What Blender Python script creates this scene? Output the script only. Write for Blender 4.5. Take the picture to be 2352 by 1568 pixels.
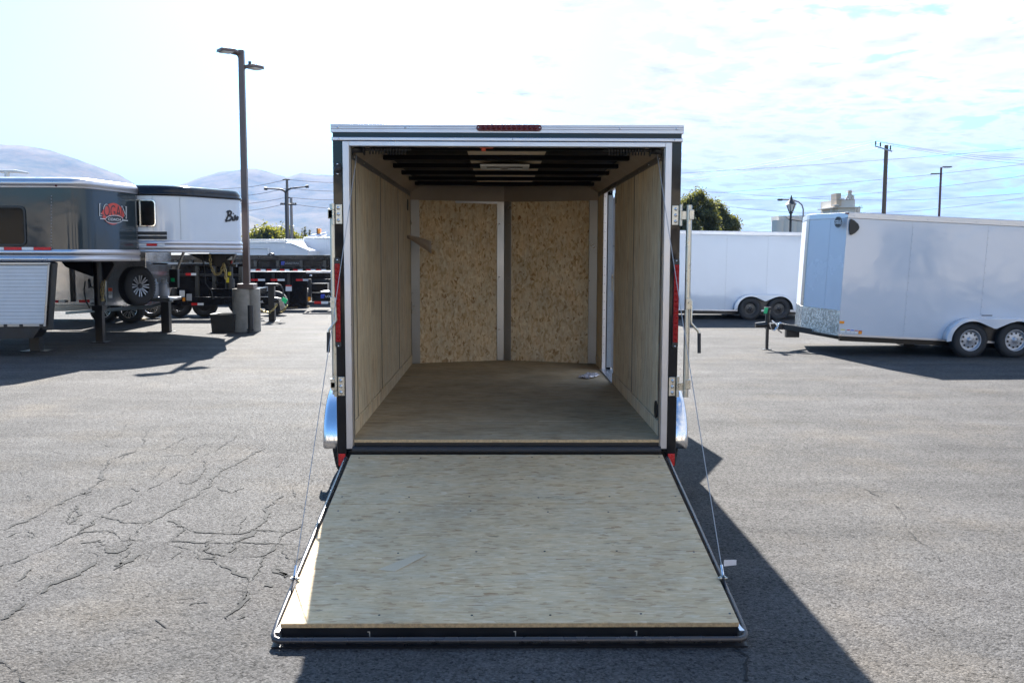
import bpy, bmesh, math, random
from math import sin, cos, pi, radians, sqrt, atan2
from mathutils import Vector, Matrix, noise
random.seed(7)
for o in list(bpy.data.objects): bpy.data.objects.remove(o)
SC = bpy.context.scene
COL = SC.collection
V = Vector

# ------------------------------------------------------------------ camera
F_PX, PITCH, YAW, ROLL, CAMH = 930.0, .0946, .0133, .0027, 1.60
cam = bpy.data.cameras.new('camera')
cam.sensor_width = 36; cam.lens = F_PX/1024*36
cam.clip_start = .05; cam.clip_end = 20000
camo = bpy.data.objects.new('camera', cam); COL.objects.link(camo)
camo.matrix_world = (Matrix.Translation((0, 0, CAMH)) @ Matrix.Rotation(-YAW, 4, 'Z')
                     @ Matrix.Rotation(pi/2-PITCH, 4, 'X') @ Matrix.Rotation(ROLL, 4, 'Z'))
SC.camera = camo
SC.render.resolution_x, SC.render.resolution_y = 1024, 682

# ------------------------------------------------------------------ sun, sky, exposure
SUN_EL, SUN_AZ = radians(39.7), radians(-6.56)       # azimuth from +Y towards +X
sdir = V((sin(SUN_AZ)*cos(SUN_EL), cos(SUN_AZ)*cos(SUN_EL), sin(SUN_EL)))
sun = bpy.data.lights.new('sun', 'SUN'); sun.energy = 4.2; sun.angle = radians(.53)
sun.color = (1.0, .955, .89)
suno = bpy.data.objects.new('sun', sun); COL.objects.link(suno)
suno.rotation_euler = sdir.to_track_quat('Z', 'Y').to_euler(); suno.location = (0, 0, 50)

world = bpy.data.worlds.new('World'); SC.world = world; world.use_nodes = True
nt = world.node_tree; N = nt.nodes; L = nt.links; N.clear()
def wn(t, **k):
    n = N.new(t)
    for a, b in k.items(): setattr(n, a, b)
    return n
sky = wn('ShaderNodeTexSky', sky_type='NISHITA', sun_disc=False)
sky.sun_elevation = SUN_EL; sky.sun_rotation = SUN_AZ
sky.air_density = 1.0; sky.dust_density = 1.2; sky.ozone_density = 1.5
tc = wn('ShaderNodeTexCoord'); sep = wn('ShaderNodeSeparateXYZ'); L.new(tc.outputs['Generated'], sep.inputs[0])
zc_ = wn('ShaderNodeMath', operation='MAXIMUM'); L.new(sep.outputs['Z'], zc_.inputs[0]); zc_.inputs[1].default_value = 0.0
za = wn('ShaderNodeMath', operation='ADD'); L.new(zc_.outputs[0], za.inputs[0]); za.inputs[1].default_value = .10
dx = wn('ShaderNodeMath', operation='DIVIDE'); L.new(sep.outputs['X'], dx.inputs[0]); L.new(za.outputs[0], dx.inputs[1])
dy = wn('ShaderNodeMath', operation='DIVIDE'); L.new(sep.outputs['Y'], dy.inputs[0]); L.new(za.outputs[0], dy.inputs[1])
cmb = wn('ShaderNodeCombineXYZ'); L.new(dx.outputs[0], cmb.inputs[0]); L.new(dy.outputs[0], cmb.inputs[1])
n1 = wn('ShaderNodeTexNoise'); n1.inputs['Scale'].default_value = 4.2; n1.inputs['Detail'].default_value = 9; n1.inputs['Roughness'].default_value = .6; n1.inputs['Distortion'].default_value = .25
n2 = wn('ShaderNodeTexNoise'); n2.inputs['Scale'].default_value = .35; n2.inputs['Detail'].default_value = 3
L.new(cmb.outputs[0], n1.inputs['Vector']); L.new(cmb.outputs[0], n2.inputs['Vector'])
gx = wn('ShaderNodeMapRange'); L.new(dx.outputs[0], gx.inputs[0])      # clear to the left, clouded to the right
gx.inputs[1].default_value = -.55; gx.inputs[2].default_value = .75; gx.inputs[3].default_value = -.34; gx.inputs[4].default_value = .06
s1 = wn('ShaderNodeMath', operation='MULTIPLY'); L.new(n2.outputs[0], s1.inputs[0]); s1.inputs[1].default_value = .35
s2 = wn('ShaderNodeMath', operation='ADD'); L.new(n1.outputs[0], s2.inputs[0]); L.new(s1.outputs[0], s2.inputs[1])
gy = wn('ShaderNodeMapRange'); L.new(sep.outputs['Y'], gy.inputs[0]); gy.inputs[1].default_value = -.2; gy.inputs[2].default_value = .6; gy.inputs[3].default_value = -.03; gy.inputs[4].default_value = 0   # thinner cloud to the north
s25 = wn('ShaderNodeMath', operation='ADD'); L.new(s2.outputs[0], s25.inputs[0]); L.new(gy.outputs[0], s25.inputs[1])
s3 = wn('ShaderNodeMath', operation='ADD'); L.new(s25.outputs[0], s3.inputs[0]); L.new(gx.outputs[0], s3.inputs[1])
cr = wn('ShaderNodeMapRange', interpolation_type='SMOOTHSTEP'); L.new(s3.outputs[0], cr.inputs[0])
cr.inputs[1].default_value = .60; cr.inputs[2].default_value = .74; cr.inputs[3].default_value = 0; cr.inputs[4].default_value = 1
SKYTINT = wn('ShaderNodeMix', data_type='RGBA', blend_type='MULTIPLY'); SKYTINT.inputs[0].default_value = 1
L.new(sky.outputs[0], SKYTINT.inputs[6]); SKYTINT.inputs[7].default_value = (.58, .88, 1.12, 1)
mx = wn('ShaderNodeMix', data_type='RGBA'); L.new(cr.outputs[0], mx.inputs[0])
L.new(SKYTINT.outputs[2], mx.inputs[6])
nd = wn('ShaderNodeVectorMath', operation='DOT_PRODUCT'); L.new(tc.outputs['Generated'], nd.inputs[0]); nd.inputs[1].default_value = tuple(sdir)
cb_ = wn('ShaderNodeMapRange', interpolation_type='SMOOTHSTEP'); L.new(nd.outputs['Value'], cb_.inputs[0])      # forward scattering: clouds towards the sun are brighter
cb_.inputs[1].default_value = -.3; cb_.inputs[2].default_value = 1.0; cb_.inputs[3].default_value = 5.0; cb_.inputs[4].default_value = 5.2
cvar = wn('ShaderNodeMapRange'); L.new(n1.outputs[0], cvar.inputs[0]); cvar.inputs[1].default_value = .45; cvar.inputs[2].default_value = .75; cvar.inputs[3].default_value = 1.15; cvar.inputs[4].default_value = .66
cm = wn('ShaderNodeMath', operation='MULTIPLY'); L.new(cb_.outputs[0], cm.inputs[0]); L.new(cvar.outputs[0], cm.inputs[1])
cc = wn('ShaderNodeVectorMath', operation='SCALE'); cc.inputs[0].default_value = (.97, .985, 1.0); L.new(cm.outputs[0], cc.inputs['Scale']); L.new(cc.outputs[0], mx.inputs[7])
bg = wn('ShaderNodeBackground'); L.new(mx.outputs[2], bg.inputs[0]); bg.inputs[1].default_value = .05
wo = wn('ShaderNodeOutputWorld'); L.new(bg.outputs[0], wo.inputs[0])

vs = SC.view_settings
vs.view_transform = 'Standard'; vs.look = 'None'; vs.exposure = 2.45; vs.gamma = 1; vs.use_curve_mapping = False
SC.render.engine = 'CYCLES'
SC.cycles.max_bounces = 8; SC.cycles.diffuse_bounces = 5; SC.cycles.glossy_bounces = 4
SC.cycles.transparent_max_bounces = 12; SC.cycles.volume_bounces = 0
SC.cycles.caustics_reflective = False; SC.cycles.caustics_refractive = False

# ------------------------------------------------------------------ measuring: a point of the photograph (2352 wide) to a place
def _ray(x, y):
    u = x/2352*1024-512; v = 341-y/2352*1024; r = -ROLL
    X = u*cos(r)+v*sin(r); W = -u*sin(r)+v*cos(r)
    Y = F_PX*cos(PITCH)+W*sin(PITCH); z = -F_PX*sin(PITCH)+W*cos(PITCH)
    return V((X*cos(YAW)+Y*sin(YAW), -X*sin(YAW)+Y*cos(YAW), z))
def P(x, y, Y):
    r = _ray(x, y); return r*(Y/r.y)+V((0, 0, CAMH))
def G(x, y, z=0):
    r = _ray(x, y); return r*((z-CAMH)/r.z)+V((0, 0, CAMH))

# ------------------------------------------------------------------ materials
MATS = {}
def newmat(name):
    m = bpy.data.materials.new(name); m.use_nodes = True
    MATS[name] = m
    return m, m.node_tree.nodes, m.node_tree.links, m.node_tree.nodes['Principled BSDF']
def pm(name, col, rough=.5, metal=0., var=.12, vscale=6., bump=0., bscale=60., rvar=.1, spec=.5, stretch=(1, 1, 1), coat=0., trans=0., emis=None, bdist=.01):
    m, n, l, b = newmat(name)
    t = n.new('ShaderNodeTexCoord'); mp = n.new('ShaderNodeMapping'); l.new(t.outputs['Object'], mp.inputs[0])
    mp.inputs['Scale'].default_value = stretch
    no = n.new('ShaderNodeTexNoise'); no.inputs['Scale'].default_value = vscale; no.inputs['Detail'].default_value = 6; no.inputs['Roughness'].default_value = .6
    l.new(mp.outputs[0], no.inputs['Vector'])
    mr = n.new('ShaderNodeMapRange'); l.new(no.outputs[0], mr.inputs[0]); mr.inputs[1].default_value = .25; mr.inputs[2].default_value = .75
    mr.inputs[3].default_value = 1-var; mr.inputs[4].default_value = 1+var
    vm = n.new('ShaderNodeVectorMath'); vm.operation = 'SCALE'; vm.inputs[0].default_value = col; l.new(mr.outputs[0], vm.inputs['Scale'])
    l.new(vm.outputs[0], b.inputs['Base Color'])
    r2 = n.new('ShaderNodeMapRange'); l.new(no.outputs[0], r2.inputs[0]); r2.inputs[1].default_value = .25; r2.inputs[2].default_value = .75
    r2.inputs[3].default_value = max(0.02, rough-rvar); r2.inputs[4].default_value = min(1, rough+rvar); l.new(r2.outputs[0], b.inputs['Roughness'])
    b.inputs['Metallic'].default_value = metal; b.inputs['Specular IOR Level'].default_value = spec
    b.inputs['Coat Weight'].default_value = coat; b.inputs['Coat Roughness'].default_value = .06
    b.inputs['Transmission Weight'].default_value = trans
    if emis: b.inputs['Emission Color'].default_value = (*emis[:3], 1); b.inputs['Emission Strength'].default_value = emis[3]
    if bump:
        nb = n.new('ShaderNodeTexNoise'); nb.inputs['Scale'].default_value = bscale; nb.inputs['Detail'].default_value = 3
        l.new(mp.outputs[0], nb.inputs['Vector'])
        bp = n.new('ShaderNodeBump'); bp.inputs['Strength'].default_value = bump; bp.inputs['Distance'].default_value = bdist
        l.new(nb.outputs[0], bp.inputs['Height']); l.new(bp.outputs[0], b.inputs['Normal'])
    return m

white = pm('white_paint', (.60, .635, .69), .12, var=.03, vscale=1.2, bump=.7, bscale=1.1, rvar=.05, coat=.55, bdist=.03)
whitef = pm('white_paint_far', (.62, .64, .68), .25, var=.05, vscale=.8, bump=.2, bscale=1.2)
blackp = pm('black_gloss_skin', (.010, .010, .012), .08, var=.2, vscale=3, bump=.35, bscale=2.2, rvar=.04, spec=.35)
blackm = pm('black_frame_paint', (.014, .014, .016), .35, var=.3, vscale=8, bump=.05, bscale=200)
blackt = pm('black_trailer_enamel', (.009, .009, .011), .18, var=.25, vscale=3, bump=.3, bscale=3, spec=.35)
rubber = pm('black_rubber', (.022, .022, .024), .62, var=.25, vscale=30, bump=.2, bscale=90)
tyrem = pm('tyre_rubber', (.028, .028, .03), .75, var=.3, vscale=18, bump=.3, bscale=120)
alu = pm('brushed_aluminium', (.36, .36, .365), .33, 1., var=.05, vscale=3)
aluh = pm('mill_aluminium_trim', (.52, .52, .55), .34, .85, var=.05, vscale=5)
alud = pm('dull_interior_metal', (.33, .30, .265), .42, .75, var=.12, vscale=5, bump=.12, bscale=5)
zinc = pm('zinc_plated_steel', (.52, .50, .44), .33, .95, var=.15, vscale=25, rvar=.12)
chrome = pm('polished_metal', (.75, .76, .78), .10, 1., var=.05, vscale=10)
fendm = pm('fender_aluminium', (.72, .73, .76), .17, 1., var=.04, vscale=8, bump=.05, bscale=6, rvar=.05)
redlens = pm('red_lens', (.30, .004, .005), .25, var=.15, vscale=60, bump=.3, bscale=140, spec=.25)
darklens = pm('dark_red_lens', (.09, .005, .010), .25, var=.25, vscale=40, spec=.3)
reflred = pm('red_reflector', (.62, .012, .012), .25, var=.1, vscale=90, bump=.4, bscale=200)
reflwhite = pm('white_reflector', (.72, .73, .75), .3, var=.06, vscale=80)
amber = pm('amber_lens', (.85, .28, .01), .25, var=.1, vscale=50)
plasticb = pm('black_plastic', (.016, .016, .017), .4, var=.2, vscale=20, bump=.1, bscale=150)
plasticw = pm('white_plastic', (.62, .62, .60), .4, var=.05)
paper = pm('paper', (.62, .60, .62), .7, var=.05, vscale=12)
glassd = pm('tinted_glass', (.005, .006, .007), .05, var=.1, spec=.12)
concrete = pm('concrete', (.25, .235, .21), .85, var=.28, vscale=7, bump=.5, bscale=40)
polepaint = pm('bronze_pole_paint', (.125, .088, .078), .42, var=.15, vscale=5)
darkpole = pm('dark_pole_paint', (.03, .03, .032), .5)
woodpole = pm('weathered_pole_wood', (.14, .10, .07), .85, var=.35, vscale=9, stretch=(4, 4, .3), bump=.4, bscale=20)
pine = pm('pale_timber', (.45, .33, .18), .7, var=.25, vscale=12, stretch=(1, 6, 6))
darkgrey = pm('charcoal_trailer_paint', (.034, .046, .054), .10, var=.12, vscale=.7, bump=.6, bscale=1.4, rvar=.04, spec=.42)
shutterm = pm('white_shutter', (.62, .63, .65), .4, var=.05)
silverm = pm('silver_sheet', (.62, .63, .66), .2, .9, var=.06, vscale=2, bump=.25, bscale=3)
bluep = pm('blue_print', (.05, .09, .55), .4, var=.03)
redp = pm('red_print', (.60, .06, .035), .4, var=.03)
printw = pm('white_print', (.72, .73, .74), .4, var=.03)
printg = pm('grey_print', (.35, .36, .38), .4, var=.03)
printk = pm('black_print', (.015, .015, .018), .4, var=.03)
greenp = pm('green_tag_plastic', (.01, .55, .20), .45, var=.05)
yellowp = pm('yellow_tag_plastic', (.75, .62, .03), .45, var=.05)
orangep = pm('orange_red_plastic', (.55, .07, .02), .45, var=.05)
tankm = pm('propane_tank_paint', (.55, .60, .70), .35, var=.06, vscale=6)
silom = pm('pale_silo_concrete', (.62, .57, .50), .85, var=.08, vscale=.2)
brownrust = pm('golden_chain_zinc', (.45, .36, .17), .4, .9, var=.2, vscale=60)
wirem = pm('overhead_wire', (.22, .22, .26), .6)
cablem = pm('steel_cable', (.36, .36, .36), .5, .3, var=.1, vscale=60)
barkm = pm('bark', (.10, .075, .055), .9, var=.3, vscale=6, bump=.5, bscale=20)
blackin = pm('black_ceiling_sheet', (.006, .006, .007), .5, var=.2, vscale=2, bump=.8, bscale=2.2, stretch=(.6, 2.4, 1), rvar=.08, spec=.05)

# checker plate
m, n, l, b = newmat('diamond_plate'); plate = m
t = n.new('ShaderNodeTexCoord'); mp = n.new('ShaderNodeMapping'); l.new(t.outputs['Object'], mp.inputs[0]); mp.inputs['Rotation'].default_value = (0, radians(45), 0); mp.inputs['Scale'].default_value = (26, 26, 26)
vo = n.new('ShaderNodeTexVoronoi'); vo.inputs['Randomness'].default_value = 0; l.new(mp.outputs[0], vo.inputs['Vector']); vo.inputs['Scale'].default_value = 2
bp = n.new('ShaderNodeBump'); bp.inputs['Strength'].default_value = 1; bp.inputs['Distance'].default_value = .02; l.new(vo.outputs['Distance'], bp.inputs['Height']); l.new(bp.outputs[0], b.inputs['Normal'])
nq = n.new('ShaderNodeTexNoise'); nq.inputs['Scale'].default_value = 22; nq.inputs['Detail'].default_value = 4; l.new(t.outputs['Object'], nq.inputs['Vector']); cq = n.new('ShaderNodeValToRGB'); l.new(nq.outputs[0], cq.inputs[0]); cq.color_ramp.elements[0].position = .42; cq.color_ramp.elements[0].color = (.30, .29, .27, 1); cq.color_ramp.elements[1].position = .58; cq.color_ramp.elements[1].color = (.60, .57, .52, 1); l.new(cq.outputs[0], b.inputs['Base Color'])
b.inputs['Metallic'].default_value = 1; b.inputs['Roughness'].default_value = .2

def woodmat(name, tones, flake=(30, 5), rot=0., plane='XZ', contrast=1., rough=.75, grain=.5, dirt=.0, speck=.5, layers=3, bumps=.25, warpamt=.06, warps=3., hue=.04, st=(.24, .38)):
    """strand board: several sheets of elongated cells, each cell with its own tone, laid over each other"""
    m, n, l, b = newmat(name)
    t = n.new('ShaderNodeTexCoord')
    last = None
    warp = n.new('ShaderNodeTexNoise'); warp.inputs['Scale'].default_value = warps; warp.inputs['Detail'].default_value = 3
    l.new(t.outputs['Object'], warp.inputs['Vector'])
    wa = n.new('ShaderNodeVectorMath'); wa.operation = 'MULTIPLY_ADD'; l.new(warp.outputs['Color'], wa.inputs[0]); wa.inputs[1].default_value = (warpamt,)*3; l.new(t.outputs['Object'], wa.inputs[2])
    for k in range(layers):
        mp = n.new('ShaderNodeMapping'); l.new(wa.outputs[0], mp.inputs[0])
        a = rot+(-.5, .35, .05, .9)[k]*grain
        f0, f1 = flake[0]*(1+.35*k), flake[1]*(1+.2*k)
        if plane == 'XZ':   # u=x v=z (long along z when rot=0)
            mp.inputs['Rotation'].default_value = (0, a, 0); mp.inputs['Scale'].default_value = (f0, 1, f1)
        elif plane == 'YZ':
            mp.inputs['Rotation'].default_value = (a, 0, 0); mp.inputs['Scale'].default_value = (1, f0, f1)
        else:               # XY long along x
            mp.inputs['Rotation'].default_value = (0, 0, a); mp.inputs['Scale'].default_value = (f1, f0, 1)
        mp.inputs['Location'].default_value = (3.7*k, 1.3*k, 5.1*k)
        vo = n.new('ShaderNodeTexVoronoi'); vo.inputs['Scale'].default_value = 1; l.new(mp.outputs[0], vo.inputs['Vector'])
        vo.inputs['Randomness'].default_value = 1
        sp = n.new('ShaderNodeSeparateColor'); l.new(vo.outputs['Color'], sp.inputs[0])
        rp = n.new('ShaderNodeValToRGB'); l.new(sp.outputs[0], rp.inputs[0])
        el = rp.color_ramp.elements
        pos = [.0, .12, .5, .85, 1.]
        el[0].position = 0; el[0].color = (*tones[0], 1); el[1].position = 1; el[1].color = (*tones[4], 1)
        for q in (1, 2, 3):
            e = el.new(pos[q]); e.color = (*tones[q], 1)
        if last is None: last = rp.outputs[0]; hsrc = sp.outputs[1]
        else:
            gt = n.new('ShaderNodeMath'); gt.operation = 'GREATER_THAN'; l.new(sp.outputs[1], gt.inputs[0]); gt.inputs[1].default_value = .55
            mu = n.new('ShaderNodeMath'); mu.operation = 'MULTIPLY'; l.new(gt.outputs[0], mu.inputs[0]); mu.inputs[1].default_value = .75
            mm = n.new('ShaderNodeMix'); mm.data_type = 'RGBA'; l.new(mu.outputs[0], mm.inputs[0]); l.new(last, mm.inputs[6]); l.new(rp.outputs[0], mm.inputs[7]); last = mm.outputs[2]
    # fine grain
    mp = n.new('ShaderNodeMapping'); l.new(t.outputs['Object'], mp.inputs[0])
    mp.inputs['Scale'].default_value = {'XZ': (180, 1, 9), 'YZ': (1, 180, 9), 'XY': (9, 180, 1)}[plane]
    ng = n.new('ShaderNodeTexNoise'); ng.inputs['Scale'].default_value = 1; ng.inputs['Detail'].default_value = 5; l.new(mp.outputs[0], ng.inputs['Vector'])
    mr = n.new('ShaderNodeMapRange'); l.new(ng.outputs[0], mr.inputs[0]); mr.inputs[1].default_value = .3; mr.inputs[2].default_value = .7; mr.inputs[3].default_value = .88; mr.inputs[4].default_value = 1.09
    # large stains
    ns = n.new('ShaderNodeTexNoise'); ns.inputs['Scale'].default_value = 2.3; ns.inputs['Detail'].default_value = 7; ns.inputs['Roughness'].default_value = .65; l.new(t.outputs['Object'], ns.inputs['Vector'])
    ms = n.new('ShaderNodeMapRange'); l.new(ns.outputs[0], ms.inputs[0]); ms.inputs[1].default_value = .3; ms.inputs[2].default_value = .62; ms.inputs[3].default_value = 1-dirt; ms.inputs[4].default_value = 1.03
    # dark specks (knots, voids)
    mp2 = n.new('ShaderNodeMapping'); l.new(t.outputs['Object'], mp2.inputs[0])
    mp2.inputs['Scale'].default_value = {'XZ': (34, 1, 9), 'YZ': (1, 34, 9), 'XY': (7, 30, 1)}[plane]
    nk = n.new('ShaderNodeTexNoise'); nk.inputs['Scale'].default_value = 1.0; nk.inputs['Detail'].default_value = 6; nk.inputs['Roughness'].default_value = .7; l.new(mp2.outputs[0], nk.inputs['Vector'])
    mk = n.new('ShaderNodeMapRange'); l.new(nk.outputs[0], mk.inputs[0]); mk.inputs[1].default_value = st[0]; mk.inputs[2].default_value = st[1]; mk.inputs[3].default_value = 1-speck; mk.inputs[4].default_value = 1
    p1 = n.new('ShaderNodeMath'); p1.operation = 'MULTIPLY'; l.new(mr.outputs[0], p1.inputs[0]); l.new(ms.outputs[0], p1.inputs[1])
    p2 = n.new('ShaderNodeMath'); p2.operation = 'MULTIPLY'; l.new(p1.outputs[0], p2.inputs[0]); l.new(mk.outputs[0], p2.inputs[1])
    fin = n.new('ShaderNodeVectorMath'); fin.operation = 'SCALE'; l.new(last, fin.inputs[0]); l.new(p2.outputs[0], fin.inputs['Scale'])
    nh = n.new('ShaderNodeTexNoise'); nh.inputs['Scale'].default_value = 1.; nh.inputs['Detail'].default_value = 5; nh.inputs['Roughness'].default_value = .65
    mh = n.new('ShaderNodeMapping'); l.new(t.outputs['Object'], mh.inputs[0]); mh.inputs['Location'].default_value = (4, 7, 2); mh.inputs['Scale'].default_value = {'XZ': (7, 1, 4), 'YZ': (1, 7, 2), 'XY': (4, 9, 1)}[plane]; l.new(mh.outputs[0], nh.inputs['Vector'])
    hr = n.new('ShaderNodeValToRGB'); l.new(nh.outputs[0], hr.inputs[0]); hr.color_ramp.elements[0].position = .36; hr.color_ramp.elements[0].color = (1-1.6*hue, 1-.6*hue, 1+.6*hue, 1); hr.color_ramp.elements[1].position = .62; hr.color_ramp.elements[1].color = (1+.8*hue, 1, 1-1.4*hue, 1)
    hv = n.new('ShaderNodeVectorMath'); hv.operation = 'MULTIPLY'; l.new(fin.outputs[0], hv.inputs[0]); l.new(hr.outputs[0], hv.inputs[1]); fin = hv
    l.new(fin.outputs[0], b.inputs['Base Color']); b.inputs['Roughness'].default_value = rough; b.inputs['Specular IOR Level'].default_value = .3
    bp = n.new('ShaderNodeBump'); bp.inputs['Strength'].default_value = bumps; bp.inputs['Distance'].default_value = .004
    ad = n.new('ShaderNodeMath'); ad.operation = 'ADD'; l.new(hsrc, ad.inputs[0]); l.new(p2.outputs[0], ad.inputs[1])
    l.new(ad.outputs[0], bp.inputs['Height']); l.new(bp.outputs[0], b.inputs['Normal'])
    return m
osb = woodmat('strand_board_front', [(.36, .19, .08), (.60, .41, .22), (.76, .60, .39), (.81, .67, .46), (.88, .76, .56)], (32, 20), 0., 'XZ', grain=2.6, dirt=.14, speck=.42, layers=4, warpamt=.06, warps=12)
wallw = woodmat('wall_board', [(.44, .29, .17), (.64, .51, .34), (.72, .60, .42), (.76, .64, .46), (.82, .71, .53)], (46, 6), 0., 'YZ', grain=.12, dirt=.14, speck=.5, bumps=.1, warps=6)
floorw = woodmat('floor_board', [(.33, .23, .135), (.44, .335, .205), (.495, .39, .25), (.53, .42, .275), (.58, .48, .33)], (52, 10), 0., 'XY', grain=1.2, dirt=.30, speck=.5, hue=.03, st=(.28, .39), bumps=.12, warps=7)
rampw = woodmat('ramp_board', [(.39, .24, .12), (.56, .405, .235), (.61, .455, .27), (.635, .485, .295), (.70, .555, .365)], (58, 15), 0., 'XY', grain=2.4, dirt=.22, speck=.6, hue=.035, st=(.30, .38), layers=4, bumps=.14, warpamt=.022, warps=9)
edgew = pm('cut_wood_edge', (.50, .35, .19), .85, var=.35, vscale=60, bump=.4, bscale=150)
tanw = pm('tan_ceiling_board', (.74, .60, .44), .6, var=.12, vscale=5)
covem = pm('cove_panel', (.27, .22, .17), .38, .35, var=.14, vscale=4, bump=.1, bscale=4)

# asphalt
m, n, l, b = newmat('asphalt'); asphalt = m
t = n.new('ShaderNodeTexCoord')
def tex(kind, scale, **k):
    x = n.new(kind); x.inputs['Scale'].default_value = scale
    for a, v in k.items():
        x.inputs[a].default_value = v
    l.new(t.outputs['Object'], x.inputs['Vector']); return x
big = tex('ShaderNodeTexNoise', .22, Detail=7, Roughness=.6)
mid = tex('ShaderNodeTexNoise', 2.2, Detail=6, Roughness=.65)
fine = tex('ShaderNodeTexNoise', 95, Detail=4, Roughness=.75)
vo = tex('ShaderNodeTexVoronoi', 105); vo2 = tex('ShaderNodeTexVoronoi', 48)
pits = tex('ShaderNodeTexNoise', 36, Detail=4, Roughness=.7)
def mrange(src, a, b_, c, d):
    x = n.new('ShaderNodeMapRange'); l.new(src, x.inputs[0])
    for i, v in enumerate((a, b_, c, d)): x.inputs[i+1].default_value = v
    return x.outputs[0]
def mul(a, b_):
    x = n.new('ShaderNodeMath'); x.operation = 'MULTIPLY'; l.new(a, x.inputs[0]); l.new(b_, x.inputs[1]); return x.outputs[0]
sc_ = n.new('ShaderNodeSeparateColor'); l.new(vo.outputs['Color'], sc_.inputs[0])
val = mul(mul(mrange(big.outputs[0], .3, .7, .84, 1.14), mrange(mid.outputs[0], .25, .75, .88, 1.12)),
          mul(mrange(sc_.outputs[0], 0, 1, .62, 1.42), mul(mrange(fine.outputs[0], .3, .7, .72, 1.28), mrange(pits.outputs[0], .35, .46, .42, 1.03))))
stain = tex('ShaderNodeTexNoise', .9, Detail=5, Roughness=.6)
mps = n.new('ShaderNodeMapping'); l.new(t.outputs['Object'], mps.inputs[0]); mps.inputs['Rotation'].default_value = (0, 0, radians(-38)); mps.inputs['Scale'].default_value = (.25, 2.2, 1)
strk = n.new('ShaderNodeTexNoise'); strk.inputs['Scale'].default_value = 1.; strk.inputs['Detail'].default_value = 6; strk.inputs['Roughness'].default_value = .62; l.new(mps.outputs[0], strk.inputs['Vector'])
val = mul(val, mrange(strk.outputs[0], .3, .72, .80, 1.20))
patch_ = tex('ShaderNodeTexNoise', .55, Detail=8, Roughness=.7); val = mul(val, mrange(patch_.outputs[0], .35, .65, .88, 1.12))
rp = n.new('ShaderNodeMix'); rp.data_type = 'RGBA'; l.new(mrange(stain.outputs[0], .5, .75, 0, .55), rp.inputs[0])
rp.inputs[6].default_value = (.070, .0675, .066, 1); rp.inputs[7].default_value = (.098, .083, .065, 1)
sc2 = n.new('ShaderNodeVectorMath'); sc2.operation = 'SCALE'; l.new(rp.outputs[2], sc2.inputs[0]); l.new(val, sc2.inputs['Scale'])
l.new(sc2.outputs[0], b.inputs['Base Color'])
l.new(mrange(sc_.outputs[1], 0, 1, .60, .95), b.inputs['Roughness']); b.inputs['Specular IOR Level'].default_value = .07
h1 = n.new('ShaderNodeMath'); h1.operation = 'MULTIPLY_ADD'; l.new(vo.outputs['Distance'], h1.inputs[0]); h1.inputs[1].default_value = -.6; l.new(fine.outputs[0], h1.inputs[2])
h2 = n.new('ShaderNodeMath'); h2.operation = 'MULTIPLY_ADD'; l.new(mrange(pits.outputs[0], .28, .45, 0, 1), h2.inputs[0]); h2.inputs[1].default_value = .6; l.new(h1.outputs[0], h2.inputs[2])
bp = n.new('ShaderNodeBump'); bp.inputs['Strength'].default_value = .55; bp.inputs['Distance'].default_value = .012; l.new(h2.outputs[0], bp.inputs['Height']); l.new(bp.outputs[0], b.inputs['Normal'])

crackm = pm('crack_shadow_dirt', (.006, .006, .006), .95, var=.3, vscale=20)
dirtm = pm('dry_soil', (.055, .050, .034), .95, var=.3, vscale=.02)
# mountain: dry grass and scrub
m, n, l, b = newmat('mountain_scrub'); mtn = m
t = n.new('ShaderNodeTexCoord'); nz = n.new('ShaderNodeTexNoise'); nz.inputs['Scale'].default_value = .006; nz.inputs['Detail'].default_value = 9; nz.inputs['Roughness'].default_value = .68; l.new(t.outputs['Object'], nz.inputs['Vector'])
rr = n.new('ShaderNodeValToRGB'); l.new(nz.outputs[0], rr.inputs[0]); rr.color_ramp.elements[0].position = .38; rr.color_ramp.elements[0].color = (.035, .045, .03, 1); rr.color_ramp.elements[1].position = .62; rr.color_ramp.elements[1].color = (.16, .125, .08, 1)
l.new(rr.outputs[0], b.inputs['Base Color']); b.inputs['Roughness'].default_value = 1

def leafmat(name, c, tr):
    m, n, l, b = newmat(name)
    oi = n.new('ShaderNodeNewGeometry')
    mr = n.new('ShaderNodeMapRange'); l.new(oi.outputs['Random Per Island'], mr.inputs[0]); mr.inputs[3].default_value = .5; mr.inputs[4].default_value = 1.5
    vm = n.new('ShaderNodeVectorMath'); vm.operation = 'SCALE'; vm.inputs[0].default_value = c; l.new(mr.outputs[0], vm.inputs['Scale'])
    l.new(vm.outputs[0], b.inputs['Base Color']); b.inputs['Roughness'].default_value = .45
    tl = n.new('ShaderNodeBsdfTranslucent'); vm2 = n.new('ShaderNodeVectorMath'); vm2.operation = 'MULTIPLY'; l.new(vm.outputs[0], vm2.inputs[0]); vm2.inputs[1].default_value = (1.5, 1.35, .5)
    l.new(vm2.outputs[0], tl.inputs[0])
    ms = n.new('ShaderNodeMixShader'); ms.inputs[0].default_value = tr; l.new(b.outputs[0], ms.inputs[1]); l.new(tl.outputs[0], ms.inputs[2])
    l.new(ms.outputs[0], n['Material Output'].inputs[0]); return m
leaf_a = leafmat('maple_leaves', (.11, .12, .06), .5)
leaf_b = leafmat('yellow_green_leaves', (.12, .13, .035), .5)
leaf_c = leafmat('poplar_leaves', (.07, .075, .03), .4)

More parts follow.
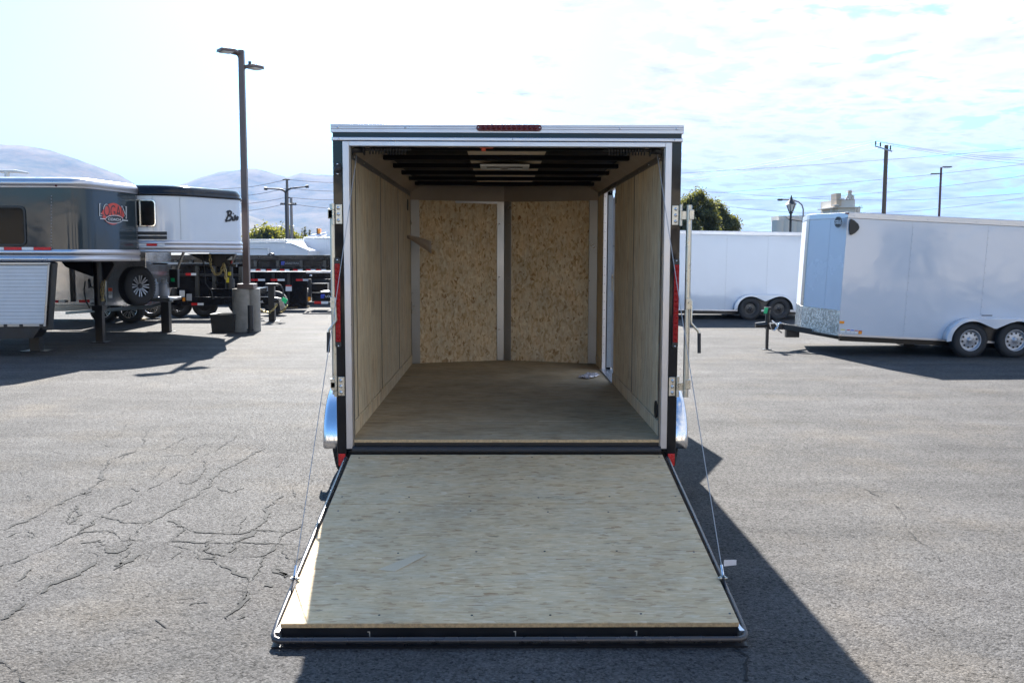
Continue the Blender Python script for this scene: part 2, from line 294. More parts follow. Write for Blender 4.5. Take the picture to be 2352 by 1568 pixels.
# ------------------------------------------------------------------ mesh builder
WM = {}
def link(o, parent, mat_=None):
    COL.objects.link(o)
    if parent is not None: o.parent = parent
    return o
def root(name, loc, label, cat, group=None):
    o = bpy.data.objects.new(name, None); o.empty_display_size = .2; COL.objects.link(o); o.location = loc
    o['label'] = label; o['category'] = cat
    if group: o['group'] = group
    WM[o.name] = V(loc); return o
def struct(o): o['kind'] = 'structure'; return o
class MB:
    def __init__(s, xf=None): s.v = []; s.f = []; s.xf = xf; s.sm = []
    def add(s, vs, fs, smooth=False):
        k = len(s.v)
        for p in vs:
            p = V(p); s.v.append(s.xf @ p if s.xf else p)
        for f in fs: s.f.append([i+k for i in f]); s.sm.append(smooth)
        return s
    def box(s, a, b, R=None, c=None):
        x0, y0, z0 = [min(a[i], b[i]) for i in range(3)]; x1, y1, z1 = [max(a[i], b[i]) for i in range(3)]
        vs = [V(p) for p in ((x0, y0, z0), (x1, y0, z0), (x1, y1, z0), (x0, y1, z0), (x0, y0, z1), (x1, y0, z1), (x1, y1, z1), (x0, y1, z1))]
        if R is not None:
            c = c or V(((x0+x1)/2, (y0+y1)/2, (z0+z1)/2)); vs = [R @ (p-c)+c for p in vs]
        return s.add(vs, [(3, 2, 1, 0), (4, 5, 6, 7), (0, 1, 5, 4), (1, 2, 6, 5), (2, 3, 7, 6), (3, 0, 4, 7)])
    def prism(s, pts, d):
        """polygon pts (3d) swept by vector d"""
        d = V(d); n_ = len(pts); vs = [V(p) for p in pts]+[V(p)+d for p in pts]
        nn = V((0, 0, 0))
        for i in range(n_): nn += vs[i].cross(vs[(i+1) % n_])
        fl = nn.dot(d) > 0
        A = list(range(n_)); B = list(range(n_, 2*n_))
        fs = [A[::-1] if fl else A, B if fl else B[::-1]]
        for i in range(n_):
            j = (i+1) % n_; q = (i, j, n_+j, n_+i); fs.append(q if fl else q[::-1])
        return s.add(vs, fs)
    def tube(s, pts, r, n_=8, caps=True, rs=None):
        pts = [V(p) for p in pts]; m_ = len(pts); vs = []; fs = []
        up = None
        for i, p in enumerate(pts):
            t_ = (pts[min(i+1, m_-1)]-pts[max(i-1, 0)]).normalized()
            if up is None: up = t_.orthogonal().normalized()
            up = (up-t_*up.dot(t_)).normalized(); w = t_.cross(up)
            rr_ = rs[i] if rs else r
            for k in range(n_):
                a = 2*pi*k/n_; vs.append(p+(up*cos(a)+w*sin(a))*rr_)
        for i in range(m_-1):
            for k in range(n_):
                k2 = (k+1) % n_; fs.append((i*n_+k, i*n_+k2, (i+1)*n_+k2, (i+1)*n_+k))
        s.add(vs, fs, True)
        if caps: s.add([vs[k] for k in range(n_)], [tuple(range(n_))[::-1]]); s.add([vs[(m_-1)*n_+k] for k in range(n_)], [tuple(range(n_))])
        return s
    def lathe(s, prof, o, ax, n_=32):
        """prof: (radius, distance along ax)"""
        ax = V(ax).normalized(); o = V(o); u = ax.orthogonal().normalized(); w = ax.cross(u); vs = []; fs = []
        for r, h in prof:
            for k in range(n_):
                a = 2*pi*k/n_; vs.append(o+ax*h+(u*cos(a)+w*sin(a))*r)
        for i in range(len(prof)-1):
            for k in range(n_):
                k2 = (k+1) % n_; fs.append((i*n_+k, i*n_+k2, (i+1)*n_+k2, (i+1)*n_+k))
        return s.add(vs, fs, True)
    def cyl(s, a, b, r, n_=12): return s.tube([a, b], r, n_)
    def disc(s, o, ax, r, n_=16, h=.002): return s.tube([V(o), V(o)+V(ax).normalized()*h], r, n_)
    def dome(s, o, ax, r): return s.lathe([(r, 0), (r*.8, r*.45), (r*.02, r*.6)], o, ax, 8)
    def build(s, name, mat_, parent=None, bevel=0, label=None, seg=2):
        me = bpy.data.meshes.new(name)
        off = WM.get(parent.name, V((0, 0, 0))) if parent is not None else V((0, 0, 0))
        me.from_pydata([tuple(p-off) for p in s.v], [], s.f)
        me.polygons.foreach_set('use_smooth', s.sm); me.materials.append(mat_); me.update()
        bm_ = bmesh.new(); bm_.from_mesh(me); bmesh.ops.recalc_face_normals(bm_, faces=bm_.faces); bm_.to_mesh(me); bm_.free()
        o = bpy.data.objects.new(name, me); link(o, parent)
        WM[o.name] = off.copy()
        if bevel:
            bv = o.modifiers.new('bevel', 'BEVEL'); bv.width = bevel; bv.segments = seg; bv.limit_method = 'ANGLE'; bv.angle_limit = radians(40)
        if label: o['label'] = label
        if name in ('rivet', 'screw', 'weld_mark', 'light_segment', 'vent_hole', 'lug_nut', 'spoke', 'insulator', 'bolt', 'safety_chain', 'badge_line', 'railing', 'shutter_latch', 'roof_pipework'): o['kind'] = 'stuff'
        return o
def single(mb, name, mat_, label, cat, group=None, bevel=0):
    o = mb.build(name, mat_, None, bevel); o['label'] = label; o['category'] = cat
    if group: o['group'] = group
    return o

def text(s, size, loc, xdir, updir, mat_, parent, name='lettering', shear=0, ext=.0015, align='LEFT', sx=1., bold=0., warp=None):
    cu = bpy.data.curves.new(name, 'FONT'); cu.body = s; cu.size = size; cu.align_x = align; cu.shear = shear; cu.extrude = 0; cu.offset = bold
    to = bpy.data.objects.new('tmp', cu); COL.objects.link(to)
    dg = bpy.context.evaluated_depsgraph_get()
    me = bpy.data.meshes.new_from_object(to.evaluated_get(dg)); bpy.data.objects.remove(to)
    x = V(xdir).normalized(); u = V(updir).normalized(); nrm = x.cross(u)
    loc = V(loc); off = WM.get(parent.name, V((0, 0, 0))) if parent is not None else V((0, 0, 0))
    for v in me.vertices:
        c = v.co
        p = loc+x*(c.x*sx)+u*c.y if warp is None else warp(c.x*sx, c.y)
        v.co = p-off
    me.materials.clear(); me.materials.append(mat_)
    o = bpy.data.objects.new(name, me); link(o, parent); WM[o.name] = off.copy()
    return o
def quadstrip(mb, pts, w, nrm):
    """flat ribbon following pts, width w, lying in plane with normal nrm"""
    pts = [V(p) for p in pts]; nrm = V(nrm).normalized(); vs = []
    for i, p in enumerate(pts):
        t_ = (pts[min(i+1, len(pts)-1)]-pts[max(i-1, 0)]).normalized(); s_ = t_.cross(nrm)
        ww = w[i] if isinstance(w, (list, tuple)) else w
        vs += [p-s_*ww/2, p+s_*ww/2]
    mb.add(vs, [(2*i, 2*i+1, 2*i+3, 2*i+2) for i in range(len(pts)-1)])

# wheels: axis points out of the face
def wheel(parent, c, axis, r, w, style='steel', rimmat=None, label=None, full=True):
    c = V(c); ax = V(axis).normalized(); T = MB()
    rr = r*.58
    prof = [(rr, w*.36), (rr*1.06, w*.48), (r*.80, w*.5), (r*.93, w*.44), (r*.985, w*.36), (r, w*.15), (r, -w*.15), (r*.985, -w*.36), (r*.93, -w*.44), (r*.8, -w*.5), (rr*1.05, -w*.48), (rr, -w*.3)]
    T.lathe(prof, c, ax, 40)
    u = ax.orthogonal().normalized(); q = ax.cross(u)
    ty = T.build('wheel', tyrem, parent)
    # tread blocks
    B = MB()
    if full:
        for k in range(44):
            a = 2*pi*k/44; d = u*cos(a)+q*sin(a); tt = q*cos(a)-u*sin(a)
            for h0, h1 in ((.40, .16), (.10, -.10), (-.16, -.40)):
                o_ = c+d*r*.997
                p = [o_+ax*w*h0-tt*r*.05, o_+ax*w*h0+tt*r*.05, o_+ax*w*h1+tt*r*.05, o_+ax*w*h1-tt*r*.05]
                B.prism(p, d*r*.022)
        B.build('tread', tyrem, ty)['kind'] = 'stuff'
    R = MB(); rm = rimmat or alu
    R.lathe([(rr*1.07, w*.47), (rr*1.04, w*.50), (rr*.97, w*.44), (rr*.93, w*.30)], c, ax, 40)
    if style == 'steel':
        R.lathe([(rr*.93, w*.30), (rr*.86, w*.25), (rr*.70, w*.28), (rr*.42, w*.33), (rr*.25, w*.33), (rr*.22, w*.42), (.001, w*.43)], c, ax, 40)
        ri = R.build('rim', rm, ty)
        H = MB()
        nh = 10
        for k in range(nh):
            a = 2*pi*k/nh; d = u*cos(a)+q*sin(a); H.disc(c+d*rr*.70+ax*w*.275, ax, rr*.105, 10, .006)
        H.build('vent_hole', plasticb, ty)
        H = MB()
        for k in range(5):
            a = 2*pi*k/5+.3; d = u*cos(a)+q*sin(a); H.cyl(c+d*rr*.35+ax*w*.3, c+d*rr*.35+ax*w*.40, rr*.045, 6)
        H.build('lug_nut', chrome, ty)
    else:
        R.build('rim', rm, ty)
        D = MB(); D.lathe([(rr*.93, w*.18), (.001, w*.16)], c, ax, 32); D.build('brake_disc', plasticb, ty)
        S = MB()
        for k in range(8):
            a = 2*pi*k/8; d = u*cos(a)+q*sin(a); tt = q*cos(a)-u*sin(a)
            for sgn in (-1, 1):
                S.prism([c+d*rr*.14+ax*w*.34, c+d*rr*.14+tt*sgn*rr*.05+ax*w*.34, c+d*rr*.96+tt*sgn*rr*.20+ax*w*.42, c+d*rr*.96+tt*sgn*rr*.09+ax*w*.42], -ax*w*.10)
        S.build('spoke', alu if style == 'alloy' else plasticb, ty)
        H = MB(); H.lathe([(rr*.22, w*.3), (rr*.22, w*.42), (rr*.16, w*.46), (.001, w*.46)], c, ax, 20); H.build('hub_cap', plasticb if style == 'alloy' else chrome, ty)
    if label: ty['label'] = label
    return ty

# ================================================================== SETTING
g = MB()
nn_ = 24
R0 = 9000
g.add([(R0*cos(2*pi*k/64), R0*sin(2*pi*k/64), -.006) for k in range(64)], [tuple(range(64))])
struct(g.build('ground', dirtm))
g = MB(); g.add([(-190, -60, 0), (190, -60, 0), (190, 145, 0), (-190, 145, 0)], [(0, 1, 2, 3)])
lot = struct(g.build('parking_lot', asphalt))

# cracks: thin ragged ribbons of dirt-filled opening on the asphalt
def crack(pts, w, amp=.05, seed=0, dens=.022):
    rnd = random.Random(seed); gp = [G(x, y, .004) for x, y in pts]; out = []; ws = []
    for a, b_ in zip(gp[:-1], gp[1:]):
        n_ = max(2, int((b_-a).length/dens)); d = (b_-a); side = V((-d.y, d.x, 0)).normalized()
        for i in range(n_):
            f = i/n_; p = a+d*f
            o = noise.noise(V((p.x*2.3, p.y*2.3, seed)))*amp*2+noise.noise(V((p.x*9, p.y*9, seed)))*amp*.9+noise.noise(V((p.x*34, p.y*34, seed)))*amp*.35
            p = p+side*(o+rnd.uniform(-1, 1)*.007); p.z = .004
            out.append(p); ws.append(w*max(.12, .75+1.9*noise.noise(V((p.x*4, p.y*4, seed+9)))+.9*noise.noise(V((p.x*30, p.y*30, seed+3)))))
    mb = MB()
    quadstrip(mb, out, ws, (0, 0, 1))
    for k in range(len(out)//7):                      # crumbled bits along the edge
        c_ = out[rnd.randrange(len(out))]+V((rnd.gauss(0, .02), rnd.gauss(0, .02), 0)); r_ = rnd.uniform(.003, .009)
        mb.add([c_+V((r_*cos(a), r_*.7*sin(a), 0)) for a in (0, 1.3, 2.5, 3.8, 5.1)], [(0, 1, 2, 3, 4)])
    o = mb.build('pavement_crack', crackm, lot); return o
def zc(x, y): return (x*.65756*.57422, (1700+y*.65756)*.57422)   # from the enlarged view of the lower left
CR = [([(0, 630), (90, 590), (230, 530), (350, 480), (450, 440), (560, 400), (610, 345), (600, 280), (700, 205), (830, 150)], .014),
      ([(480, 650), (640, 550), (800, 455), (900, 385), (1010, 320), (1150, 240), (1230, 180)], .008),
      ([(0, 850), (150, 800), (350, 725), (510, 655), (650, 640), (770, 690)], .008),
      ([(500, 700), (640, 690), (700, 770), (880, 620), (1020, 520), (1110, 450), (1310, 320), (1420, 240), (1600, 130)], .012),
      ([(650, 540), (760, 585), (880, 597), (960, 570)], .009),
      ([(1000, 580), (1060, 605), (1105, 620), (1020, 705), (920, 765), (830, 800), (700, 860)], .014),
      ([(1105, 620), (1240, 640), (1370, 655), (1480, 650), (1520, 625), (1600, 540), (1650, 480), (1740, 420)], .011),
      ([(1060, 690), (1200, 700), (1390, 712), (1560, 712), (1700, 716), (1850, 705)], .009),
      ([(1050, 740), (1150, 745), (1270, 752), (1400, 775), (1490, 790), (1610, 795), (1700, 755), (1760, 665), (1850, 590)], .013),
      ([(1270, 752), (1300, 700), (1330, 680)], .009), ([(1400, 765), (1398, 712), (1480, 665), (1520, 630)], .012),
      ([(1195, 760), (1200, 800), (1285, 815), (1290, 850), (1390, 900), (1500, 920), (1505, 1000), (1430, 1090)], .011),
      ([(1285, 800), (1330, 780)], .01), ([(1610, 795), (1560, 850), (1490, 960)], .01),
      ([(1430, 1000), (1510, 1010), (1430, 1100), (1370, 1160), (1360, 1220)], .008),
      ([(0, 1175), (120, 1090), (230, 1020), (330, 965), (480, 890), (600, 820)], .011),
      ([(1090, 345), (1160, 350), (1230, 300), (1270, 260), (1210, 210)], .008),
      ([(1640, 880), (1750, 915), (1700, 860), (1800, 840)], .008), ([(1620, 960), (1700, 970)], .007),
      ([(1520, 625), (1690, 630), (1790, 640)], .007), ([(600, 400), (700, 372), (790, 378), (870, 395)], .007),
      ([(440, 500), (480, 540), (430, 590), (520, 610), (500, 655), (440, 680)], .009),
      ([(1700, 760), (1720, 810), (1820, 830), (1870, 760)], .009), ([(0, 740), (80, 720), (200, 680), (190, 630)], .006),
      ([(830, 150), (980, 140), (1120, 80), (1250, 40)], .008), ([(1230, 180), (1400, 100), (1480, 50)], .007),
      ([(1340, 370), (1410, 405), (1480, 370)], .006), ([(1000, 180), (1150, 170), (1260, 110), (1320, 108)], .005),
      ([(740, 690), (860, 690), (1000, 660)], .006), ([(0, 1420), (90, 1540), (160, 1570)], .01)]
for i, (p_, w_) in enumerate(CR): crack([zc(*q) for q in p_], w_*1.6, .035, i)
rc = random.Random(21)
for i in range(46):                                       # short side cracks spreading through the worn area
    x, y = rc.uniform(20, 1850), rc.uniform(60, 1250)
    if x > 1500 and y > 900: continue
    a = rc.choice((-.45, -.5, .15, .3, -1.2))+rc.uniform(-.25, .25); ln_ = rc.uniform(35, 150)
    crack([zc(x, y), zc(x+ln_*.5*cos(a), y+ln_*.5*sin(a)+rc.uniform(-8, 8)), zc(x+ln_*cos(a), y+ln_*sin(a))], rc.uniform(.003, .009), .03, 200+i)
for i, (p_, w_) in enumerate([([(1960, 1110), (2010, 1140), (2060, 1165), (2130, 1250), (2180, 1290)], .006), ([(1660, 1030), (1760, 1040), (1880, 1025), (2050, 1010), (2200, 1020)], .004),
                              ([(1590, 790), (1700, 800), (1830, 850), (1960, 900), (2100, 960), (2290, 1020)], .004), ([(1995, 1125), (2060, 1128)], .005), ([(2050, 1160), (2080, 1170)], .008),
                              ([(1560, 1390), (1640, 1440), (1700, 1500), (1720, 1568)], .010), ([(880, 1160), (700, 1000), (750, 900)], .0),
                              ([(1000, 1500), (1100, 1530)], .0), ([(40, 745), (200, 760), (330, 765)], .01), ([(385, 770), (440, 790), (520, 770)], .012),
                              ([(150, 830), (260, 845), (330, 860), (400, 880)], .008)]):
    if w_: crack(p_, w_, .03, 60+i)

# mountains
def ridge(name, pts, Y, depth, seed, rough=1., base=-10):
    """range whose crest follows the photographed skyline at its distance; slopes come towards us"""
    crest = [P(x, y, Y) for x, y in pts]
    x0, x1 = crest[0].x, crest[-1].x; nx, ny = 150, 26; vs = []; fs = []
    def ch(x):
        for a, b_ in zip(crest[:-1], crest[1:]):
            if x <= b_.x: 
                f = (x-a.x)/max(1e-6, b_.x-a.x); return a.z+(b_.z-a.z)*f
        return crest[-1].z
    for j in range(ny+1):
        fj = j/ny
        for i in range(nx+1):
            x = x0+(x1-x0)*i/nx; h = ch(x)
            if fj <= .7: t_ = fj/.7; prof = t_**1.15
            else: t_ = (fj-.7)/.3; prof = 1-t_*.6
            gul = noise.fractal(V((x*.0022+seed, fj*2.2, seed)), 1., 2., 6)*.22*(1-abs(2*min(t_, 1)-1))*(1 if fj <= .7 else .3)
            z = base+(h-base)*(prof+gul*prof*rough)
            if abs(fj-.7) < .02: z = h+noise.noise(V((x*.02, seed, 0)))*3
            vs.append((x*(1+(fj-.7)*.0), Y-depth*.7+depth*fj, z))
    for j in range(ny):
        for i in range(nx):
            a = j*(nx+1)+i; fs.append((a, a+1, a+nx+2, a+nx+1))
    mb = MB(); mb.add(vs, fs, True); return struct(mb.build(name, mtn))
ridge('mountain', [(-900, 330), (-400, 300), (-150, 318), (0, 332), (60, 334), (120, 345), (200, 372), (280, 402), (340, 440), (430, 500), (560, 560), (640, 585)], 4200, 2600, 3)
ridge('mountain', [(180, 560), (300, 470), (390, 432), (435, 417), (463, 407), (507, 394), (551, 391), (578, 386), (597, 389), (644, 402), (661, 407), (691, 397), (727, 401), (764, 402), (860, 420), (1000, 455), (1200, 510), (1400, 572)], 5200, 2500, 11)
ridge('foothill', [(-300, 480), (0, 470), (200, 430), (330, 440), (430, 460), (520, 478), (567, 491), (617, 512), (640, 528), (685, 548), (740, 560), (800, 585)], 3000, 1500, 23)

# ================================================================== MAIN TRAILER
XT, Y0 = .045, 5.57
HW = 1.03            # outer half width
IW = .9465           # inner half width
ZF, ZB = .473, .31
D = 3.92
ZR = 2.352
T = root('cargo_trailer', (XT, Y0, 0), 'black enclosed cargo trailer seen from behind, rear ramp lowered, empty wood-lined inside', 'trailer')
def pt(x, y, z): return V((XT+x, Y0+y, z))
def bx(x0, x1, y0, y1, z0, z1, name, mat_, par=T, bev=0, lab=None):
    return MB().box(pt(x0, y0, z0), pt(x1, y1, z1)).build(name, mat_, par, bev, lab)
NOSE = .36
# exterior skins
bx(-HW, -HW+.006, .06, D, ZB, ZR-.04, 'side_wall', blackp)
b1 = MB(); b1.box(pt(HW-.006, .06, ZB), pt(HW, 2.50, ZR-.04)); b1.box(pt(HW-.006, 3.36, ZB), pt(HW, D, ZR-.04)); b1.box(pt(HW-.006, 2.50, 2.20), pt(HW, 3.36, ZR-.04)); b1.box(pt(HW-.006, 2.50, ZB), pt(HW, 3.36, ZF-.02)); b1.build('side_wall', blackp, T)
b1 = MB()
for s in (-1, 1): b1.prism([pt(s*HW, D, ZB), pt(0, D+NOSE+.1, ZB), pt(0, D+NOSE+.1, ZR-.04), pt(s*HW, D, ZR-.04)], (0, .006, 0))
b1.build('front_wall', blackp, T)
MB().prism([pt(-HW, 0.03, ZR-.035), pt(HW, 0.03, ZR-.035), pt(HW, D, ZR-.035), pt(0, D+NOSE+.1, ZR-.035), pt(-HW, D, ZR-.035)], (0, 0, .022)).build('roof', blackp, T)
# chassis
ch = MB(); ch.box(pt(-.9, .05, .34), pt(-.84, D, .455)); ch.box(pt(.84, .05, .34), pt(.9, D, .455))
for k in range(9): ch.box(pt(-.84, .1+k*.45, .40), pt(.84, .14+k*.45, .45))
ch.prism([pt(-.84, D, .34), pt(-.78, D, .34), pt(.03, D+1.3, .34), pt(-.03, D+1.3, .34)], (0, 0, .1)); ch.prism([pt(.84, D, .34), pt(.78, D, .34), pt(-.03, D+1.3, .34), pt(.03, D+1.3, .34)], (0, 0, .1))
ch.cyl(pt(-1.05, 1.25, .30), pt(1.05, 1.25, .30), .035, 12)
ch.build('chassis', blackm, T)
# rear frame
for s in (-1, 1):
    bx(s*HW, s*.972, 0, .06, ZB, ZR-.06, 'rear_post', blackp, bev=.004)
    bx(s*.9715, s*.9325, -.012, .05, .418, 2.2515, 'door_trim', aluh, bev=.003)
    bx(s*.9325, s*.9265, .0, .055, .43, 2.235, 'door_jamb', alud, bev=.002)
bx(-.9325, .9325, -.012, .045, 2.2235, 2.2515, 'door_trim', aluh, bev=.003)
bx(-.97, .97, .002, .06, 2.2525, 2.30, 'rear_header', blackp)
bx(-HW-.004, HW+.004, -.016, .06, 2.254, 2.275, 'rain_gutter', aluh, bev=.004)
bx(-HW+.002, HW-.002, -.004, .04, 2.275, 2.302, 'header_panel', blackp)
r_ = MB(); r_.box(pt(-HW-.008, -.014, 2.302), pt(HW+.008, .03, 2.352)); r_.box(pt(-HW-.008, -.018, 2.322), pt(HW+.008, -.013, 2.325)); r_.box(pt(-HW-.008, -.018, 2.335), pt(HW+.008, -.013, 2.338))
r_.build('roof_rail', aluh, T, .002)
for s in (-1, 1):
    bx(s*(HW+.008), s*(HW-.02), .03, D, 2.31, 2.352, 'roof_rail', aluh, bev=.003)
rv = MB()
for x in (-.995, -.60, .66, .995): rv.dome(pt(x, -.014, 2.330), (0, -1, 0), .008)
for x in (-.99, .03, .985): rv.dome(pt(x, -.016, 2.266), (0, -1, 0), .005)
rv.build('rivet', chrome, T)
# marker light
lm = MB()
def stadium(cx, cz, hw, r, n_=8):
    o = []
    for k in range(n_+1): a = -pi/2+pi*k/n_; o.append((cx+hw-r+r*cos(a), cz+r*sin(a)))
    for k in range(n_+1): a = pi/2+pi*k/n_; o.append((cx-hw+r+r*cos(a), cz+r*sin(a)))
    return o
xm = .008
lm.prism([pt(x, -.018, z) for x, z in stadium(xm, 2.331, .192, .019)], (0, -.012, 0)); ml = lm.build('marker_light', darklens, T, .003)
ll = MB()
for k in range(11): ll.lathe([(.0125, 0), (.011, .003), (.002, .005)], pt(xm-.15+k*.03, -.030, 2.331), (0, -1, 0), 12)
ll.build('light_segment', darklens, ml)
ll = MB()
for s in (-1, 1): ll.dome(pt(xm+s*.180, -.030, 2.331), (0, -1, 0), .004)
ll.build('screw', chrome, ml)
# rubber seal and sill
MB().cyl(pt(-.935, -.012, .413), pt(.935, -.012, .413), .021, 16).build('rubber_bumper', rubber, T)
bx(-.935, .935, .01, .05, .33, .455, 'rear_sill', blackm)
bx(-.9265, .9265, -.002, .012, .456, .4725, 'floor_edge', edgew)
# hinges with bars, lights, reflectors
for s in (-1, 1):
    for zc1 in (1.826, .80):
        h = MB(); h.prism([pt(s*x, -.004, z) for x, z in ((.978, zc1-.058), (1.018, zc1-.058), (1.018, zc1+.058), (.978, zc1+.058))], (0, -.006, 0))
        hp = h.build('hinge', zinc, T, .003)
        h = MB(); h.cyl(pt(s*1.030, -.014, zc1-.062), pt(s*1.030, -.014, zc1-.026), .010, 10); h.cyl(pt(s*1.030, -.014, zc1-.024), pt(s*1.030, -.014, zc1+.024), .0085, 10); h.cyl(pt(s*1.030, -.014, zc1+.026), pt(s*1.030, -.014, zc1+.062), .010, 10)
        h.box(pt(s*1.034, -.018, zc1-.024), pt(s*(1.058 if s < 0 else 1.068), -.008, zc1+.024)); h.build('knuckle', zinc, hp)
        h = MB()
        for q in (-.036, 0, .036):
            h.lathe([(.0105, 0), (.0105, .003), (.0075, .004)], pt(s*1.0, -.010, zc1+q), (0, -1, 0), 14); h.lathe([(.007, .004), (.006, .009), (.001, .010)], pt(s*1.0, -.010, zc1+q), (0, -1, 0), 10)
        h.build('bolt', chrome, hp)
    bxx = -1.038 if s < 0 else 1.078
    byy = .012 if s < 0 else -.02
    br = MB(); br.cyl(pt(bxx, byy, .748 if s < 0 else .738), pt(bxx, byy, 1.886), .0175, 16); bar = br.build('lock_bar', zinc, T)
    for z0_ in (.79, 1.80): MB().box(pt(bxx-s*.004, byy-.03, z0_), pt(bxx+s*.024, byy-.012, z0_+.058)).build('bar_bracket', zinc, bar, .003)
    # handle
    hx = [(bxx+s*.004, 1.326), (bxx+s*.018, 1.318), (bxx+s*.018, 1.20), (bxx+s*.02, 1.185), (bxx+s*.062, 1.140), (bxx+s*.068, 1.120)]
    if s < 0: hx = [(bxx+.022, 1.33), (bxx+.012, 1.32), (bxx+.018, 1.20), (bxx+.01, 1.185), (bxx-.027, 1.140), (bxx-.030, 1.12)]
    br = MB(); br.tube([pt(x, byy-.03, z) for x, z in hx], .0075, 10); hd = br.build('lock_handle', zinc, bar)
    gx_ = hx[-1][0]
    br = MB(); br.cyl(pt(gx_, byy-.03, 1.128), pt(gx_+s*.003, byy-.03, 1.008), .0105, 12); br.build('grip', rubber, bar)
    br = MB(); br.box(pt(bxx-s*.014, byy-.036, 1.27), pt(bxx+s*.016, byy-.014, 1.335)); br.cyl(pt(bxx+s*.008, byy-.05, 1.31), pt(bxx+s*.008, byy-.03, 1.31), .008, 8); br.build('handle_latch', zinc, bar, .002)
    # tail light
    tx = 1.011
    tl = MB(); tl.prism([pt(s*(tx-.018+a), -.003, 1.068-.035+z) for a, z in ((0, .01), (.01, 0), (.026, 0), (.036, .01), (.036, .528), (.026, .538), (.010, .538), (0, .528))], (0, -.008, 0)); tb = tl.build('tail_light', plasticb, T, .002)
    tl = MB(); tl.box(pt(s*(tx-.0155), -.020, 1.068), pt(s*(tx+.0155), -.011, 1.535)); tl.build('red_lens', redlens, tb, .004)
    tl = MB()
    for k in range(14): tl.lathe([(.010, 0), (.009, .002), (.002, .003)], pt(s*tx, -.020, 1.09+k*.0325), (0, -1, 0), 10)
    tl.build('light_segment', redlens, tb)
    tl = MB(); tl.dome(pt(s*tx, -.011, 1.045), (0, -1, 0), .005); tl.dome(pt(s*tx, -.011, 1.557), (0, -1, 0), .005); tl.build('screw', chrome, tb)
    rf = MB(); rf.box(pt(s*.980, -.003, .312), pt(s*1.022, -.010, .388)); rf.build('reflector', reflred, T, .006, seg=3)
# grab bump on left post
gb = MB(); gb.lathe([(.022, 0), (.022, .012), (.016, .025), (.012, .03), (.001, .03)], pt(-1.0, 0, 2.09), (0, -1, 0), 16); gb.box(pt(-1.018, -.008, 2.055), pt(-.982, 0, 2.125)); gbo = gb.build('rubber_stop', rubber, T, .004)
gb = MB(); gb.dome(pt(-1.002, -.008, 2.118), (0, -1, 0), .006); gb.dome(pt(-1.002, -.008, 2.062), (0, -1, 0), .006); gb.build('screw', chrome, gbo)

# interior: wall boards with real gaps
def wallboard(s, y0, y1, z0=.565, z1=2.17):
    return bx(s*IW, s*(IW+.010), y0, y1, z0, z1, 'wall_board', wallw)
bk = MB()
bk.box(pt(-IW-.012, .05, ZF), pt(-IW-.016, D, 2.28)); bk.build('wall_backing', blackm, T)
bk = MB(); bk.box(pt(IW+.012, .05, ZF), pt(IW+.016, 2.495, 2.28)); bk.box(pt(IW+.012, 3.365, ZF), pt(IW+.016, D, 2.28)); bk.box(pt(IW+.012, 2.495, 2.19), pt(IW+.016, 3.365, 2.28)); bk.build('wall_backing', blackm, T)
for a, b_ in ((.05, .294), (.314, 1.514), (1.534, 2.734), (2.754, 3.90)): wallboard(-1, a, b_)
for a, b_ in ((.05, .164), (.184, 1.334), (1.354, 2.49)): wallboard(1, a, b_)
wallboard(1, 3.37, 3.90)
for s, ya in ((-1, .300), (-1, 1.520), (-1, 2.740), (1, .170), (1, 1.340)): bx(s*(IW-.0015), s*(IW+.009), ya-.004, ya+.012, .565, 2.165, 'seam_strip', blackm)
kick_cuts = ((.05, 1.53), (1.534, 3.90)), ((.05, 1.345), (1.349, 2.49), (3.37, 3.90))
for s, cuts in ((-1, kick_cuts[0]), (1, kick_cuts[1])):
    for a, b_ in cuts:
        bx(s*(IW-.008), s*(IW+.008), a, b_, ZF, .562, 'kick_board', wallw, bev=.001)
# studs seen in the gaps, trim at the wall top, cove
for s in (-1, 1):
    st = MB(); st.box(pt(s*(IW-.004), .05, 2.165), pt(s*(IW+.01), 3.90, 2.205)); wt = st.build('wall_cap_trim', alud, T)
    st = MB()
    for k in range(9): st.dome(pt(s*(IW-.004), .25+k*.42, 2.186), (-s, 0, 0), .007)
    st.build('screw', chrome, wt)
    MB().prism([pt(s*IW, .05, 2.203), pt(s*(IW+.004), .05, 2.207), pt(s*.836, .05, 2.286), pt(s*.832, .05, 2.282)], (0, 3.86, 0)).build('cove_panel', covem, T)
st = MB(); st.box(pt(-IW, 3.885, 2.115), pt(IW, 3.895, 2.19)); 
for s in (-1, 1): st.prism([pt(s*IW, D-.03, 2.12), pt(0, D+NOSE-.10, 2.12), pt(0, D+NOSE-.10, 2.285), pt(s*IW, D-.03, 2.285)], (0, .012, 0))
st2 = MB()
for s in (-1, 1):
    st2.prism([pt(s*(IW), D-.03, 2.13), pt(0, D+NOSE-.09, 2.13), pt(0, D+NOSE-.09, 2.285), pt(s*IW, D-.03, 2.285)], (0, -.012, 0))
st2.build('front_cap_panel', covem, T)
# floor: boards
ys = [.0, .62, 1.40, 2.60, 3.92]
for i in range(4):
    a, b_ = ys[i]+.001, ys[i+1]-.001
    if i < 3: bx(-IW, IW, a, b_, .456, ZF+.0006*(i % 2), 'floor_board', floorw)
    else: MB().prism([pt(-IW, a, .456), pt(IW, a, .456), pt(IW, D-.03, .456), pt(0, D+NOSE-.06, .456), pt(-IW, D-.03, .456)], (0, 0, ZF-.456)).build('floor_board', floorw, T)
